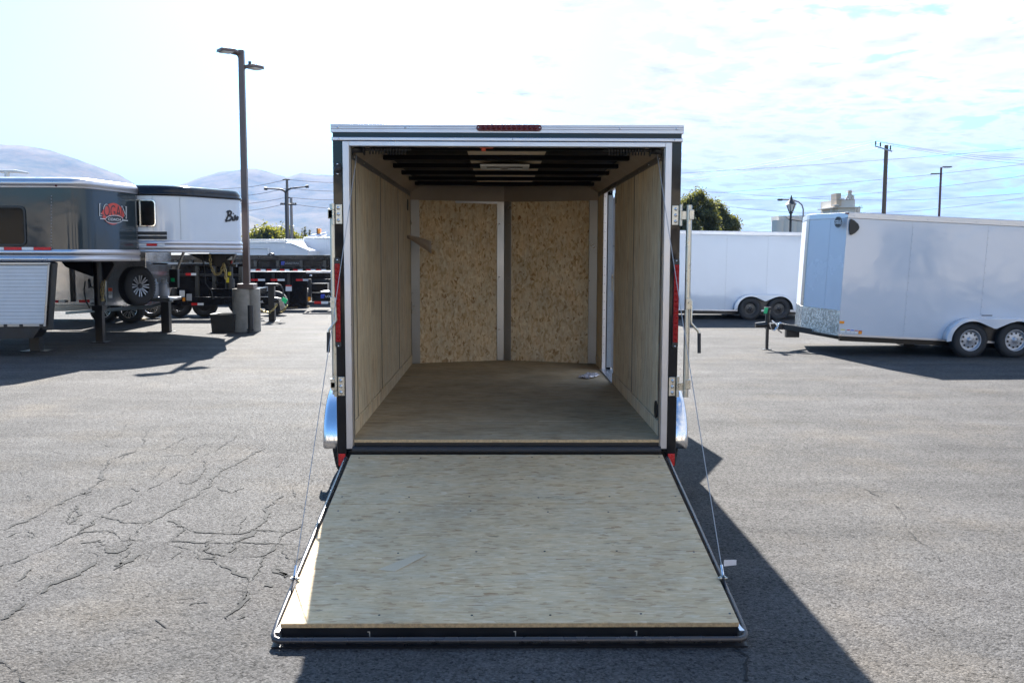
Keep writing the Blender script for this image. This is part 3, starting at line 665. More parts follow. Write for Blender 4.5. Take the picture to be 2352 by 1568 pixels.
# front V boards and aluminium posts
def vline(f):  # f 0 at corner .. 1 at centre
    return f
def vboard(s, x0, x1, name, mat_, z0, z1, off=0., th=.01, bev=0):
    def yy(x): return D-.02+(NOSE-.04)*(1-abs(x)/IW)-off
    return MB().prism([pt(s*x0, yy(x0), z0), pt(s*x1, yy(x1), z0), pt(s*x1, yy(x1), z1), pt(s*x0, yy(x0), z1)], (0, th, 0)).build(name, mat_, T, bev)
vboard(-1, .07, .88, 'front_board', osb, ZF, 2.13); vboard(1, .07, .88, 'front_board', osb, ZF, 2.13)
for s in (-1, 1):
    vboard(s, .86, IW-.002, 'corner_post', alu, ZF, 2.14, .012, .02, .003)
vboard(-1, .0, .075, 'centre_post', alu, ZF, 2.14, .012, .02, .003); vboard(1, .0, .075, 'centre_post', alu, ZF, 2.14, .012, .02, .003)
vboard(-1, .07, .50, 'top_clip', aluh, 2.108, 2.132, .016, .004)
v = MB()
for s in (-1, 1):
    for zz in (.8, 1.35, 1.9):
        v.dome(V((XT+s*.05, Y0+D+NOSE-.10, zz)), (0, -1, 0), .008)
v.build('screw', chrome, T)
# ceiling
MB().prism([pt(-IW, .06, 2.288), pt(IW, .06, 2.288), pt(IW, D, 2.288), pt(0, D+NOSE+.05, 2.288), pt(-IW, D, 2.288)], (0, 0, .008)).build('ceiling_sheet', blackin, T)
bx(-.262, .262, .06, D-.1, 2.272, 2.286, 'ceiling_strip', tanw)
for k in range(6):
    y = .32+.605*k
    bx(-.85, .85, y, y+.075, 2.239, 2.270, 'roof_bow', blackin, bev=.003)
bx(-.93, .93, .05, .10, 2.235, 2.285, 'roof_bow', blackm)
# springs for the ramp, latch hanging from the header
for s in (-1, 1):
    sp = MB(); pts = []
    for k in range(13*8):
        a = 2*pi*k/8; pts.append(pt(s*(.60+k*.0022), .10+.026*cos(a), 2.215+.026*sin(a)))
    sp.tube(pts, .005, 6); sp.cyl(pt(s*.58, .10, 2.215), pt(s*.925, .10, 2.215), .008, 8); so = sp.build('ramp_spring', blackm, T)
    sp = MB(); sp.lathe([(.012, -.04), (.036, -.04), (.036, -.034), (.022, -.03), (.022, .03), (.036, .034), (.036, .04), (.012, .04)], pt(s*.895, .10, 2.215), (1, 0, 0), 20); sp.build('cable_drum', blackm, so)
ol = MB(); ol.box(pt(-.155, .06, 2.205), pt(-.130, .085, 2.232)); ol.box(pt(-.165, .055, 2.222), pt(-.085, .09, 2.232)); ol.build('orange_latch', orangep, T, .003)
# interior lamp
li = MB(); x0, x1, y0_, y1_ = -.19, .17, 1.28, 1.58
for a in ((x0, x1, y0_, y0_+.045), (x0, x1, y1_-.045, y1_), (x0, x0+.045, y0_+.045, y1_-.045), (x1-.045, x1, y0_+.045, y1_-.045)): li.box(pt(a[0], a[2], 2.228), pt(a[1], a[3], 2.243))
lf = li.build('roof_vent', plasticw, T, .004)
MB().box(pt(x0+.045, y0_+.045, 2.236), pt(x1-.045, y1_-.045, 2.240)).build('vent_screen', plasticb, lf)
MB().lathe([(.035, 0), (.035, .006), (.02, .018), (.001, .018)], pt(-.01, (y0_+y1_)/2, 2.236), (0, 0, -1), 16).build('crank_knob', alud, lf)
# vents and switches on walls
def oval(mbx, x, y, z, ry, rz, s, h): 
    mbx.prism([pt(x, y+ry*cos(2*pi*k/24), z+rz*sin(2*pi*k/24)) for k in range(24)], (s*h, 0, 0)); return mbx
oval(MB(), -IW, 3.60, 2.065, .055, .055, 1, .006).build('wall_vent', plasticb, T)
oval(MB(), IW, .235, .62, .06, .055, -1, .006).build('wall_vent', plasticb, T)
bx(IW-.008, IW, 2.40, 2.47, 2.02, 2.11, 'light_switch', alud, bev=.002)
bx(IW-.02, IW-.004, 2.50, 2.53, 1.28, 1.42, 'latch_strike', zinc, bev=.002)
# side door frame and open door
df = MB()
df.box(pt(IW-.004, 3.345, ZF), pt(IW+.030, 3.385, 2.205)); df.box(pt(IW-.004, 2.485, 2.19), pt(HW+.004, 3.385, 2.215)); df.box(pt(IW+.002, 2.475, ZF), pt(HW+.004, 2.50, 2.205)); df.box(pt(IW-.02, 2.485, ZF-.004), pt(HW+.02, 3.385, ZF+.012))
dfo = df.build('door_frame', aluh, T, .002)
bx(IW+.0305, IW+.041, 3.350, 3.385, ZF, 2.205, 'door_seal', rubber)
bx(IW+.0415, HW+.004, 3.347, 3.385, ZF+.03, 2.15, 'hinge_jamb', pm('blue_grey_jamb_paint', (.26, .30, .35), .4), lab=None)
df = MB()
for k in range(20): df.dome(pt(IW-.004, 3.365, .56+k*.083), (-1, 0, 0), .007)
for k in range(20): df.dome(pt(IW+.060, 3.346, .60+k*.083), (0, -1, 0), .004)
for k in range(20): df.dome(pt(IW+.012, 3.344, .56+k*.083), (0, -1, 0), .005)
for k in range(5): df.dome(pt(IW+.02, 2.65+k*.16, ZF+.012), (0, 0, 1), .006)
df.build('screw', chrome, dfo)
hx_, hy_ = HW+.01, 3.37
ang = radians(24)   # measured from straight ahead, swung right round towards the nose
dvec = V((sin(ang), cos(ang), 0)); dn = V((cos(ang), -sin(ang), 0))
o_ = pt(hx_, hy_, .50)
def dbox(a0, a1, t0, t1, z0, z1):
    p = [o_+dvec*a0+dn*t0, o_+dvec*a1+dn*t0, o_+dvec*a1+dn*t1, o_+dvec*a0+dn*t1]
    return [q+V((0, 0, z0-.50)) for q in p], (0, 0, z1-z0)
sd = MB(); sd.prism(*dbox(.02, .84, .0, .03, .50, 2.12)); sdo = sd.build('side_door', white, T)
sdo['label'] = 'white side door swung open'
sd = MB(); sd.prism(*dbox(.03, .83, .0305, .034, .515, 2.10)); sd.build('door_lining', pm('grey_door_lining', (.30, .31, .33), .5), sdo)
sd = MB(); sd.prism(*dbox(.0, .03, -.004, .036, .485, 2.13)); sd.prism(*dbox(.83, .86, -.004, .036, .485, 2.13)); sd.prism(*dbox(.03, .83, -.004, .036, 2.10, 2.13)); sd.prism(*dbox(.03, .83, -.004, .036, .485, .515)); sd.build('door_edge_trim', aluh, sdo, .002)
# fenders and wheels
for s in (-1, 1):
    fx0, fx1 = HW+.002, 1.285
    yc, zc2, rad = 1.27, .29, .385
    f = MB(); nseg = 22; outer = []
    for k in range(nseg+1):
        a = -.06+(pi+.12)*k/nseg; outer.append((yc-rad*cos(a)*1.08, zc2-.03+rad*sin(a)*1.0))
    vs = []; fs = []
    prof = [(fx0, 0), (fx1-.035, 0), (fx1-.012, -.008), (fx1, -.03), (fx1, -.075)]
    for (y, z) in outer:
        dv = V((0, y-yc, z-zc2)).normalized()
        for (x, q) in prof:
            vs.append(pt(s*x, y, z)+dv*q)
    m_ = len(prof)
    for i in range(nseg):
        for j in range(m_-1):
            fs.append((i*m_+j, i*m_+j+1, (i+1)*m_+j+1, (i+1)*m_+j))
    f.add(vs, fs, True); fo = f.build('fender', fendm, T)
    so_ = fo.modifiers.new('thick', 'SOLIDIFY'); so_.thickness = .003
    wheel(T, pt(s*1.155, 1.27, .305), (s, 0, 0), .305, .19)
# ramp door
RA, RB = V((XT, 5.535, .388)), V((XT, 3.69, .090))
rv_ = (RB-RA).normalized(); rn = V((1, 0, 0)).cross(rv_); rn = rn if rn.z > 0 else -rn
RL = (RB-RA).length
def rp_(x, s_, h): return RA+V((x, 0, 0))+rv_*s_+rn*h
def rbox(x0, x1, s0, s1, h0, h1): return [rp_(x0, s0, h0), rp_(x1, s0, h0), rp_(x1, s1, h0), rp_(x0, s1, h0)], rn*(h1-h0)
BW = .942
ramp = MB(); ramp.prism(*rbox(-BW+.004, BW-.004, .0, RL-.03, -.055, -.019)); rampo = ramp.build('ramp_door', blackm, T, label='lowered rear ramp')
sm_ = .705
MB().prism(*rbox(-BW, BW, 0.0, sm_-.004, -.018, 0)).build('ramp_board', rampw, rampo)
MB().prism(*rbox(-BW, BW, sm_+.004, RL-.002, -.018, 0.0005)).build('ramp_board', rampw, rampo)
MB().prism(*rbox(-BW, BW, RL-.0015, RL+.001, -.0185, -.0005)).build('board_edge', edgew, rampo)
MB().prism(*rbox(-BW+.002, BW-.002, RL-.03, RL-.004, -.075, -.02)).build('ramp_channel', blackm, rampo)
MB().prism(*rbox(-BW-.028, BW+.028, RL-.01, RL+.052, -.083, -.074)).build('ramp_flange', blackm, rampo)
fr = MB(); xo = BW+.024; c_ = .03
path = [rp_(-xo, .01, -.022), rp_(-xo, RL+.05-c_, -.05)]
path = [rp_(-xo, .03, -.012), rp_(-xo, RL*.5, -.020), rp_(-xo, RL-.06, -.035), rp_(-xo, RL+.015, -.045), rp_(-xo+.008, RL+.036, -.048), rp_(-xo+.028, RL+.044, -.05)]
path += [rp_(xo-.028, RL+.044, -.05), rp_(xo-.008, RL+.036, -.048), rp_(xo, RL+.015, -.045), rp_(xo, RL-.06, -.035), rp_(xo, RL*.5, -.020), rp_(xo, .03, -.012)]
fr.tube(path, .0135, 12); fr.build('ramp_tube_frame', pm('dark_tube_paint', (.06, .055, .055), .28, .4), rampo)
for s in (-1, 1): MB().prism(*rbox(s*(BW+.002), s*(BW+.022), .02, RL+.01, -.06, -.03)).build('ramp_side_rail', aluh, rampo)
scs = MB()
rs = random.Random(5)
for s_ in (.045, .62, .80, 1.25, RL-.06):
    for k in range(6): scs.disc(rp_(-BW+.05+k*(2*BW-.1)/5+rs.uniform(-.03, .03), s_+rs.uniform(-.01, .01), .0005), rn, .0055, 8, .0008)
scs.build('screw', blackm, rampo)
ws = MB(); a0 = rp_(-.525, 1.43, .002); a1 = rp_(-.385, 1.30, .004)
ws.prism([rp_(-.60, 1.42, .0008), rp_(-.52, 1.44, .0008), rp_(-.385, 1.285, .003), rp_(-.43, 1.275, .003)], rn*.0015); ws.build('lifted_wood_strand', pm('pale_wood_strand', (.52, .42, .28), .7), rampo)
ts = MB()
for x in (-.58, .02, .52): ts.prism(*rbox(x, x+.004, RL-.003, RL-.002, -.062, -.038)); ts.prism(*rbox(x-.006, x, RL-.003, RL-.002, -.042, -.038))
ts.build('weld_mark', pm('pale_weld', (.5, .45, .38), .6), rampo)
for s in (-1, 1):
    b_ = MB(); q = rp_(s*(BW+.012), RL-.33, 0); b_.prism([q+V((0, .045, -.035)), q+V((0, -.05, -.05)), q+V((0, -.045, -.015)), q+V((0, .02, .028)), q+V((0, .04, .02))], (s*.006, 0, 0)); bo = b_.build('cable_bracket', blackm, rampo)
    b_ = MB(); b_.cyl(q+V((-.02*s, .02, .012)), q+V((.022*s, .02, .012)), .005, 8); b_.cyl(q+V((-.004*s, .02, .012)), q+V((-.012*s, .02, .012)), .010, 8); b_.cyl(q+V((.01*s, .02, .012)), q+V((.016*s, .02, .012)), .010, 8); b_.build('bolt', zinc, bo)
    c_ = MB(); top = pt(s*.90, .085, 2.19); bot = q+V((s*.004, .02, .018)); pts = []
    for k in range(13):
        f = k/12; p = top.lerp(bot, f); pts.append(p+V((0, 0, -.02*sin(pi*f))))
    c_.tube(pts, .0021, 6); co = c_.build('ramp_cable', cablem, T)
    c_ = MB(); d_ = (top-bot).normalized(); c_.cyl(bot+d_*.0, bot+d_*.055, .006, 8); c_.build('cable_ferrule', chrome, co)
q = rp_(BW+.016, RL-.33, .05)+V((0, .02, .02))
lb = MB(); lb.prism([q+V((0, 0, 0)), q+V((.058, .01, .002)), q+V((.058, .01, .026)), q+V((0, 0, .028))], (0, .0015, 0)); lb.build('cable_tag', paper, T)
# hanging paper tag on the left wall, documents on the floor
tg = MB(); vs = []; fs = []
for k in range(9):
    f = k/8; x = -IW+.012+.235*f; y = 3.42-.05*f; zt_ = 1.77-.03*f-.03*f*f; hh = .03+.09*f
    bow = .02*sin(f*pi)
    vs += [pt(x, y-bow, zt_), pt(x, y+.02-bow, zt_-hh)]
    if k: fs.append((2*k-2, 2*k-1, 2*k+1, 2*k))
tg.add(vs, fs, True); to_ = single(tg, 'paper_tag', pm('beige_paper', (.42, .34, .28), .6), 'curled beige paper tag sticking out from the left inner wall of the black trailer', 'tag')
so_ = to_.modifiers.new('t', 'SOLIDIFY'); so_.thickness = .001
bg_ = MB(); rs = random.Random(3); nx, ny = 12, 8; vs = []; fs = []
c0, c1, c2, c3 = G(1328, 867, .475), G(1352, 870, .475), G(1379, 862, .475), G(1352, 856, .475)
for j in range(ny+1):
    for i in range(nx+1):
        f, h = i/nx, j/ny; p = c0.lerp(c1, f).lerp(c3.lerp(c2, f), h)
        p.z = .477+abs(noise.noise(V((i*.5, j*.6, 2))))*.035+.004; vs.append(p)
for j in range(ny):
    for i in range(nx): a = j*(nx+1)+i; fs.append((a, a+1, a+nx+2, a+nx+1))
bg_.add(vs, fs, True)
so2 = single(bg_, 'document_bag', pm('clear_plastic_with_papers', (.62, .60, .66), .15, var=.2, vscale=18, coat=.8), 'clear plastic bag of papers lying on the trailer floor by the side door', 'bag')
so_ = so2.modifiers.new('t', 'SOLIDIFY'); so_.thickness = .002

# ================================================================== RIGHT: white cargo trailers
def cargo(cfg):
    al = cfg['tilt']; bl = P(*cfg['bl'], cfg['Y']); tl_ = P(*cfg['tl'], cfg['Y']); Ht = (tl_-bl).length; Ln = cfg['len']
    ux = V((cos(al), 0, -sin(al))); uz = V((sin(al), 0, cos(al))); uy = V((0, 1, 0)); Wd = cfg['wid']
    r = root('enclosed_trailer', (bl.x+Ln*.5, bl.y+Wd/2, 0), cfg['label'], 'trailer')
    def q(s, t_, z): return bl+ux*s+uy*t_+uz*z
    nose = cfg['nose']; x0 = cfg.get('x0', 0)
    def slab(s0, s1, t0, t1, z0, z1): return [q(s0, t0, z0), q(s1, t0, z0), q(s1, t1, z0), q(s0, t1, z0)], uz*(z1-z0)
    wm = cfg.get('mat', white)
    edges = cfg['seams']; es = [x0]+edges+[Ln]
    for a, b_ in zip(es[:-1], es[1:]):
        MB().prism(*slab(a+.001, b_-.001, 0, .012, .02, Ht-.09)).build('side_panel', wm, r)
    bd = MB(); bd.prism(*slab(x0, Ln, .014, Wd, .02, Ht-.02))
    bd.build('body', wm, r)
    if nose:
        tipx = cfg['tip']
        nf = MB(); nf.prism([q(0, .0, .02), q(tipx, Wd/2-.06, .02), q(tipx, Wd/2+.06, .02), q(0, Wd, .02)], uz*(Ht-.11)); nf.build('nose', whitef, r)
        nf = MB(); nf.prism([q(0, -.006, Ht-.09), q(tipx-.008, Wd/2-.062, Ht-.09), q(tipx-.008, Wd/2+.062, Ht-.09), q(0, Wd, Ht-.09)], uz*.09); nf.build('nose_roof_rail', aluh, r, .006)
        nf = MB(); nf.prism([q(0, -.008, -.01), q(tipx-.012, Wd/2-.064, -.01), q(tipx-.012, Wd/2+.064, -.01), q(0, Wd, -.01)], uz*cfg['guard']); nf.build('stone_guard', plate, r, .004)
        sm = MB(); d_ = (q(tipx, Wd/2-.06, 0)-q(0, 0, 0)); p0 = q(0, 0, .4)+d_*.42
        nrm = V((-d_.y, d_.x, 0)).normalized(); nrm = -nrm if nrm.y > 0 else nrm
        sm.prism([p0+nrm*.001, p0+d_.normalized()*.006+nrm*.001, p0+d_.normalized()*.006+nrm*.001+uz*(Ht-.5), p0+nrm*.001+uz*(Ht-.5)], nrm*.002); sm.build('nose_seam_trim', whitef, r)
        sm = MB(); c_ = q(tipx, Wd/2, 0)
        sm.prism([q(tipx-.008, Wd/2-.062, .0), q(tipx+.010, Wd/2-.076, 0), q(tipx+.010, Wd/2+.076, 0), q(tipx-.008, Wd/2+.062, 0)], uz*(Ht-.09)); sm.build('nose_corner_trim', alu, r)
    MB().prism(*slab(x0, Ln, -.008, .02, Ht-.085, Ht)).build('roof_rail', aluh, r, .004)
    MB().prism(*slab(x0, Ln, -.006, .02, -.012, .022)).build('bottom_rail', aluh, r, .003)
    MB().prism(*slab(x0, Ln, .0, Wd, Ht-.01, Ht+.008)).build('roof', whitef, r)
    rv = MB()
    for e in edges:
        for k in range(16): rv.dome(q(e+.012, -.0, .12+k*(Ht-.3)/15), (0, -1, 0), .006)
    for k in range(int((Ln-x0)/.38)): rv.dome(q(x0+.1+k*.38, -.008, Ht-.05), (0, -1, 0), .006); rv.dome(q(x0+.1+k*.38, -.006, .005), (0, -1, 0), .005)
    rv.build('rivet', alu, r)
    # chassis, wheels
    R_ = cfg['wr']; cs = MB(); cs.prism(*slab(.1, Ln-.1, .18, .25, -.10, -.012)); cs.prism(*slab(.1, Ln-.1, Wd-.25, Wd-.18, -.10, -.012))
    for k in range(6): cs.prism(*slab(.4+k*.7, .46+k*.7, .25, Wd-.25, -.08, -.02))
    wc = [P(x, y, cfg['Y']-.02) for x, y in cfg['wheels']]
    for c in wc: cs.cyl(V((c.x, bl.y-.02, R_)), V((c.x, bl.y+Wd, R_)), .04, 8)
    cs.build('chassis', blackm, r)
    xm_ = sum(c.x for c in wc)/2; sp_ = abs(wc[1].x-wc[0].x)
    wl = MB(); 
    za_ = R_+R_*1.12
    def inv(p): d_ = p-bl; return d_.dot(ux), d_.dot(uz)
    for c in wc:
        wheel(r, (c.x, bl.y-.035, R_), (0, -1, 0), R_, R_*.62, 'steel', cfg['rim'])
        wheel(r, (c.x, bl.y+Wd-.05, R_), (0, 1, 0), R_, R_*.62, 'steel', cfg['rim'], full=False)
    # fender: arch over both wheels with a dip between
    ro = R_*1.30; arch = []
    def top(x):
        return ro
    nA = 14; outl = []
    zc_0 = R_*.98
    for k in range(nA+1):
        a = pi-(pi/2)*k/nA; outl.append((wc[0].x+ro*cos(a)*1.12, zc_0+ro*sin(a)))
    for k in range(nA+1):
        a = pi/2-(pi/2)*k/nA; outl.append((wc[1].x+ro*cos(a)*1.12, zc_0+ro*sin(a)))
    inner = []
    ri_ = R_*1.13
    for k in range(nA+1):
        a = pi-(pi*.64)*k/nA; inner.append((wc[0].x+ri_*cos(a)*1.06, zc_0+ri_*sin(a)))
    mid_in = [(xm_-.05*R_, zc_0+ri_*.62), (xm_+.05*R_, zc_0+ri_*.62)]
    inner2 = [(2*xm_-x, z) for x, z in inner[::-1]]
    inn = inner+mid_in+inner2
    pr = cfg['fout']
    f = MB(); of = V((0, -pr, 0))
    def w3(x, z, y=None): return V((x, bl.y, z))
    # top skin
    vs = []; fs = []
    for x, z in outl: vs += [w3(x, z), w3(x, z)+of*.85, w3(x, z-.012)+of, ]
    for k in range(len(outl)-1):
        for j in range(2): fs.append((3*k+j, 3*k+j+1, 3*k+j+4, 3*k+j+3))
    f.add(vs, fs, True)
    # face between outer and inner outline
    no, ni = len(outl), len(inn)
    vo_ = [w3(x, z-.012)+of for x, z in outl]; vi_ = []
    for k in range(no):
        u_ = k/(no-1)*(ni-1); i0 = min(int(u_), ni-2); t_ = u_-i0; x = inn[i0][0]*(1-t_)+inn[i0+1][0]*t_; z = inn[i0][1]*(1-t_)+inn[i0+1][1]*t_; vi_.append(w3(x, z)+of*1.02)
    f.add(vo_+vi_, [(k, k+1, no+k+1, no+k) for k in range(no-1)])
    fo = f.build('fender', cfg['fmat'], r); so_ = fo.modifiers.new('t', 'SOLIDIFY'); so_.thickness = .006
    wb = MB(); wb.prism([w3(x, z-.02)+V((0, -.002, 0)) for x, z in outl], (0, -.003, 0)); wb.build('wheel_well', blackm, r)
    return r, q, Ht, bl, ux, uz

WTIP = P(1838, 745, 14.40+1.075).x-P(1925, 769, 14.40).x
wcfg = dict(tilt=.0455, bl=(1925, 769), tl=(1942, 487), Y=14.40, len=4.6, wid=2.15, nose=True, tip=WTIP, guard=.40, seams=[1.02, 2.2, 3.4], wr=.272,
            wheels=[(2222, 783), (2325, 785)], rim=pm('silver_wheel_paint', (.42, .43, .46), .35, .5), fout=.17, fmat=white,
            label='white enclosed trailer with pointed nose, black oval badge and diamond plate guard')
wr_, q, Ht, bl, ux, uz = cargo(wcfg)
# tip correction is checked by render; details
tg_ = MB()
jb = P(1762, 803, 15.45); jb.z = 0
cpl = P(1738, 746, 15.45)
for s in (-1, 1):
    a = q(.3, 1.075+s*.75, -.06); b_ = V((jb.x+.25, 15.48+s*.10, cpl.z-.02)); tg_.prism([a+V((0, 0, -.05)), b_+V((0, 0, -.045)), b_+V((0, 0, .045)), a+V((0, 0, .05))], (0, .05, 0))
tg_.box((jb.x-.02, 15.42, cpl.z-.07), (jb.x+.28, 15.56, cpl.z+.03)); tg_.box((jb.x+.30, 15.4, cpl.z-.20), (jb.x+.52, 15.5, cpl.z-.05))
tg_.build('tongue', blackm, wr_, .004)
MB().tube([(jb.x-.20, 15.49, cpl.z+.0), (jb.x-.02, 15.49, cpl.z+.01)], .035, 10, rs=[.04, .05]).build('coupler', blackm, wr_)
jk = MB(); jk.box((jb.x-.022, 15.45, .01), (jb.x+.022, 15.50, cpl.z+.02)); jk.box((jb.x-.07, 15.41, 0), (jb.x+.07, 15.54, .012)); jk.cyl((jb.x, 15.475, cpl.z), (jb.x, 15.475, cpl.z+.28), .038, 12); jk.box((jb.x-.06, 15.44, cpl.z+.26), (jb.x+.05, 15.50, cpl.z+.30)); jk.build('tongue_jack', blackm, wr_, .003)
tp = P(1759, 712, 15.4)
MB().prism([tp+V((-.035, 0, -.05)), tp+V((.02, 0, -.055)), tp+V((.04, 0, .045)), tp+V((-.02, 0, .05))], (0, .003, 0)).build('green_tag', greenp, wr_)
chn = MB(); rs = random.Random(8)
for s in (-1, 1):
    pts = [(jb.x+.0+.012*k*1.5, 15.38+s*.02+rs.uniform(-.01, .01), cpl.z+.04-.12*sin(pi*min(k/9, 1))+rs.uniform(-.012, .012)) for k in range(12)]; chn.tube(pts, .009, 5)
chn.tube([(jb.x+.05, 15.4, cpl.z+.08), (jb.x+.12, 15.38, cpl.z+.02), (jb.x+.16, 15.38, cpl.z-.08), (jb.x+.22, 15.4, cpl.z-.12)], .012, 6); chn.build('safety_chain', chrome, wr_)
# details on the side
def sp3(x, y, off=.012): p = P(x, y, 14.40); p.y -= off; return p
def patch(name, x, y, w, h, mat_, par, Y, th=.004, off=.014, rot=0, bev=0):
    c = P(x, y, Y); s = .43537*Y/930; c.y -= off
    a, b_ = w*s/2, h*s/2
    cs, sn = cos(rot), sin(rot)
    pts = [c+V((px*cs+pz*sn, 0, -px*sn+pz*cs)) for px, pz in ((-a, -b_), (a, -b_), (a, b_), (-a, b_))]
    return MB().prism(pts, (0, th, 0)).build(name, mat_, par, bev)
patch('amber_marker', 1933, 739, 11, 6, amber, wr_, 14.40, rot=.05)
patch('roof_marker', 1945, 489.5, 9, 3.5, darklens, wr_, 14.40, off=.018, rot=.05, bev=.002)
for i, (x, w, m_) in enumerate([(1935, 11, yellowp), (1948, 8, printw), (1957, 8, printw), (1966, 8, printw), (1975, 8, amber)]):
    patch('sticker', x, 759+i*.8, w, 8, m_ if i != 0 else printw, wr_, 14.40, .002, .013, rot=.045)
    patch('sticker_print', x, 756+i*.8, w-.6, 2, [yellowp, redp, bluep, redp, redp][i], wr_, 14.40, .002, .0145, rot=.045)
sv = MB(); c = sp3(1958, 520); s = .0067
shape = [(-8, 16), (-5, 18), (3, 14), (12, 6), (15, -1), (13, -7), (6, -14), (-3, -19), (-7, -18), (-9, -8), (-9.5, 4)]
sv.prism([c+V((x*s, 0, z*s)) for x, z in shape], (0, -.02, 0)); svo = sv.build('side_vent', plasticb, wr_, .006)
# oval badge on the slanted nose face
dface = (q(WTIP, 1.015, 0)-q(0, 0, 0)).normalized(); nface = V((dface.y, -dface.x, 0)).normalized()
if nface.y > 0: nface = -nface
def on_nose(x, y, off=.004):
    r_ = _ray(x, y); o0 = V((0, 0, CAMH)); pl = q(0, 0, 0); t_ = (pl-o0).dot(nface)/r_.dot(nface); return o0+r_*t_+nface*off
c = on_nose(1926, 509.5); ew = (on_nose(1935, 509.5)-c).length; eh = .088
xr_ = -dface; xr_ = xr_ if xr_.x > 0 else -xr_
MB().prism([c+xr_*ew*cos(2*pi*k/28)+V((0, 0, 1))*eh*sin(2*pi*k/28) for k in range(28)], nface*.004).build('oval_badge', printk, wr_)
ring = MB(); pts = [c+nface*.0055+xr_*ew*.93*cos(2*pi*k/28)+V((0, 0, 1))*eh*.93*sin(2*pi*k/28) for k in range(29)]; quadstrip(ring, pts, .003, nface); ring.build('badge_ring', printw, wr_)
text('WELLS', .034, c+nface*.0056+V((0, 0, .006)), xr_, (0, 0, 1), printw, wr_, align='CENTER', bold=.0012, sx=ew/.09*1.35)
text('CARGO', .034, c+nface*.0056+V((0, 0, -.026)), xr_, (0, 0, 1), printw, wr_, align='CENTER', bold=.0012, sx=ew/.09*1.30)
# wood chock, fender bracket
ck = MB(); c = G(2106, 797); ck.box((c.x-.09, 16.2, 0), (c.x+.10, 16.5, .11)); single(ck, 'wheel_block', blackm, 'dark wooden block on the asphalt under the white pointed-nose trailer', 'block', bevel=.004)
pbk = P(2265, 724, 14.25); MB().box(pbk+V((-.07, -.02, -.004)), pbk+V((.09, .01, .01))).build('fender_step', blackm, wr_, .004)

mcfg = dict(tilt=.012, bl=(1500, 710), tl=(1503, 528), Y=22.6, len=3.9, wid=2.1, nose=False, seams=[.85, 1.75, 2.75, 3.6], wr=.272,
            wheels=[(1721, 709), (1787, 710)], rim=blackm, fout=.16, fmat=white,
            label='white enclosed trailer with black wheels, half hidden behind the open black trailer')
mr_, q2, Ht2, bl2, _, _ = cargo(mcfg)

# ================================================================== dealership building behind the camera (it shows in the glossy panels)
DB = root('dealership_building', (0, -26, 0), 'long beige building with dark glass bays facing the trailers from behind the viewer', 'building')
stucco = pm('beige_stucco', (.50, .43, .34), .85, var=.06, vscale=1.5, bump=.2, bscale=30)
MB().box((-34, -34, 0), (34, -18, 3.8)).build('wall', stucco, DB)
MB().box((-34.3, -34.3, 3.8), (34.3, -17.8, 4.1)).build('parapet', darkpole, DB)
for k in range(8):
    x = -30+k*8.2
    f_ = MB().box((x, -17.99, .3), (x+2.6, -17.9, 2.9)).build('window', darkpole, DB); MB().box((x+.12, -17.9, .42), (x+2.48, -17.88, 2.78)).build('pane', glassd, f_)

# ================================================================== LEFT: gooseneck horse trailers
def rounded(pts, rad, n_=6):
    """round the corners of an open polyline given as (x,y)"""
    out = [V((*pts[0], 0))]
    for i in range(1, len(pts)-1):
        a, b_, c = V((*pts[i-1], 0)), V((*pts[i], 0)), V((*pts[i+1], 0)); r = rad[i-1] if isinstance(rad, list) else rad
        d1 = (a-b_).normalized(); d2 = (c-b_).normalized(); p0 = b_+d1*r; p1 = b_+d2*r
        for k in range(n_+1):
            t_ = k/n_; out.append(p0*(1-t_)**2+b_*2*t_*(1-t_)+p1*t_*t_)
    out.append(V((*pts[-1], 0))); return out
def skin(outline, z0, z1, name, mat_, parent, off=0., bev=0, cap=False, rows=None):
    """vertical wall following an outline (list of V), optional profile rows [(off,z)]"""
    rows = rows or [(off, z0), (off, z1)]; vs = []; fs = []; n_ = len(outline)
    for i, p in enumerate(outline):
        t_ = (outline[min(i+1, n_-1)]-outline[max(i-1, 0)]).normalized(); nm = V((t_.y, -t_.x, 0))
        for o_, z in rows: vs.append(V((p.x, p.y, 0))+nm*o_+V((0, 0, z)))
    m_ = len(rows)
    for i in range(n_-1):
        for j in range(m_-1): fs.append((i*m_+j, (i+1)*m_+j, (i+1)*m_+j+1, i*m_+j+1))
    mb = MB(); mb.add(vs, fs, True)
    if cap:
        top = [vs[i*m_+m_-1] for i in range(n_)]; mb.add(top, [tuple(range(n_))]); bt = [vs[i*m_] for i in range(n_)]; mb.add(bt, [tuple(range(n_))[::-1]])
    return mb.build(name, mat_, parent, bev)

# --- charcoal trailer
YA = 14.25; XL = -14.5
pc = P(190, 500, YA); xc = pc.x; ztop = P(100, 405, YA).z; zrt = P(100, 572, YA).z; zrb = P(100, 600, YA).z; zct = P(100, 430, YA).z
YA2 = 15.7; xtip = P(317, 500, YA2).x
A = root('gooseneck_horse_trailer', (-10, 15.7, 0), 'charcoal grey gooseneck trailer with a red badge on its nose, far left', 'trailer')
outA = rounded([(XL, YA), (xc+.02, YA), (xtip, YA2), (xtip*(YA2+1.0)/YA2*1.01, YA2+1.0), (xc-.7, YA2+2.2), (XL, YA2+2.2)], [.30, .08, .10, .30])
skin(outA, zrt, zct, 'nose_skin', darkgrey, A, cap=True)
skin(outA, 0, 0, 'roof_cap', aluh, A, cap=True, rows=[(.012, zct-.005), (.02, zct+.01), (.012, zct+.03), (.022, zct+.035), (.018, zct+.10), (-.02, ztop-.02), (-.12, ztop)])
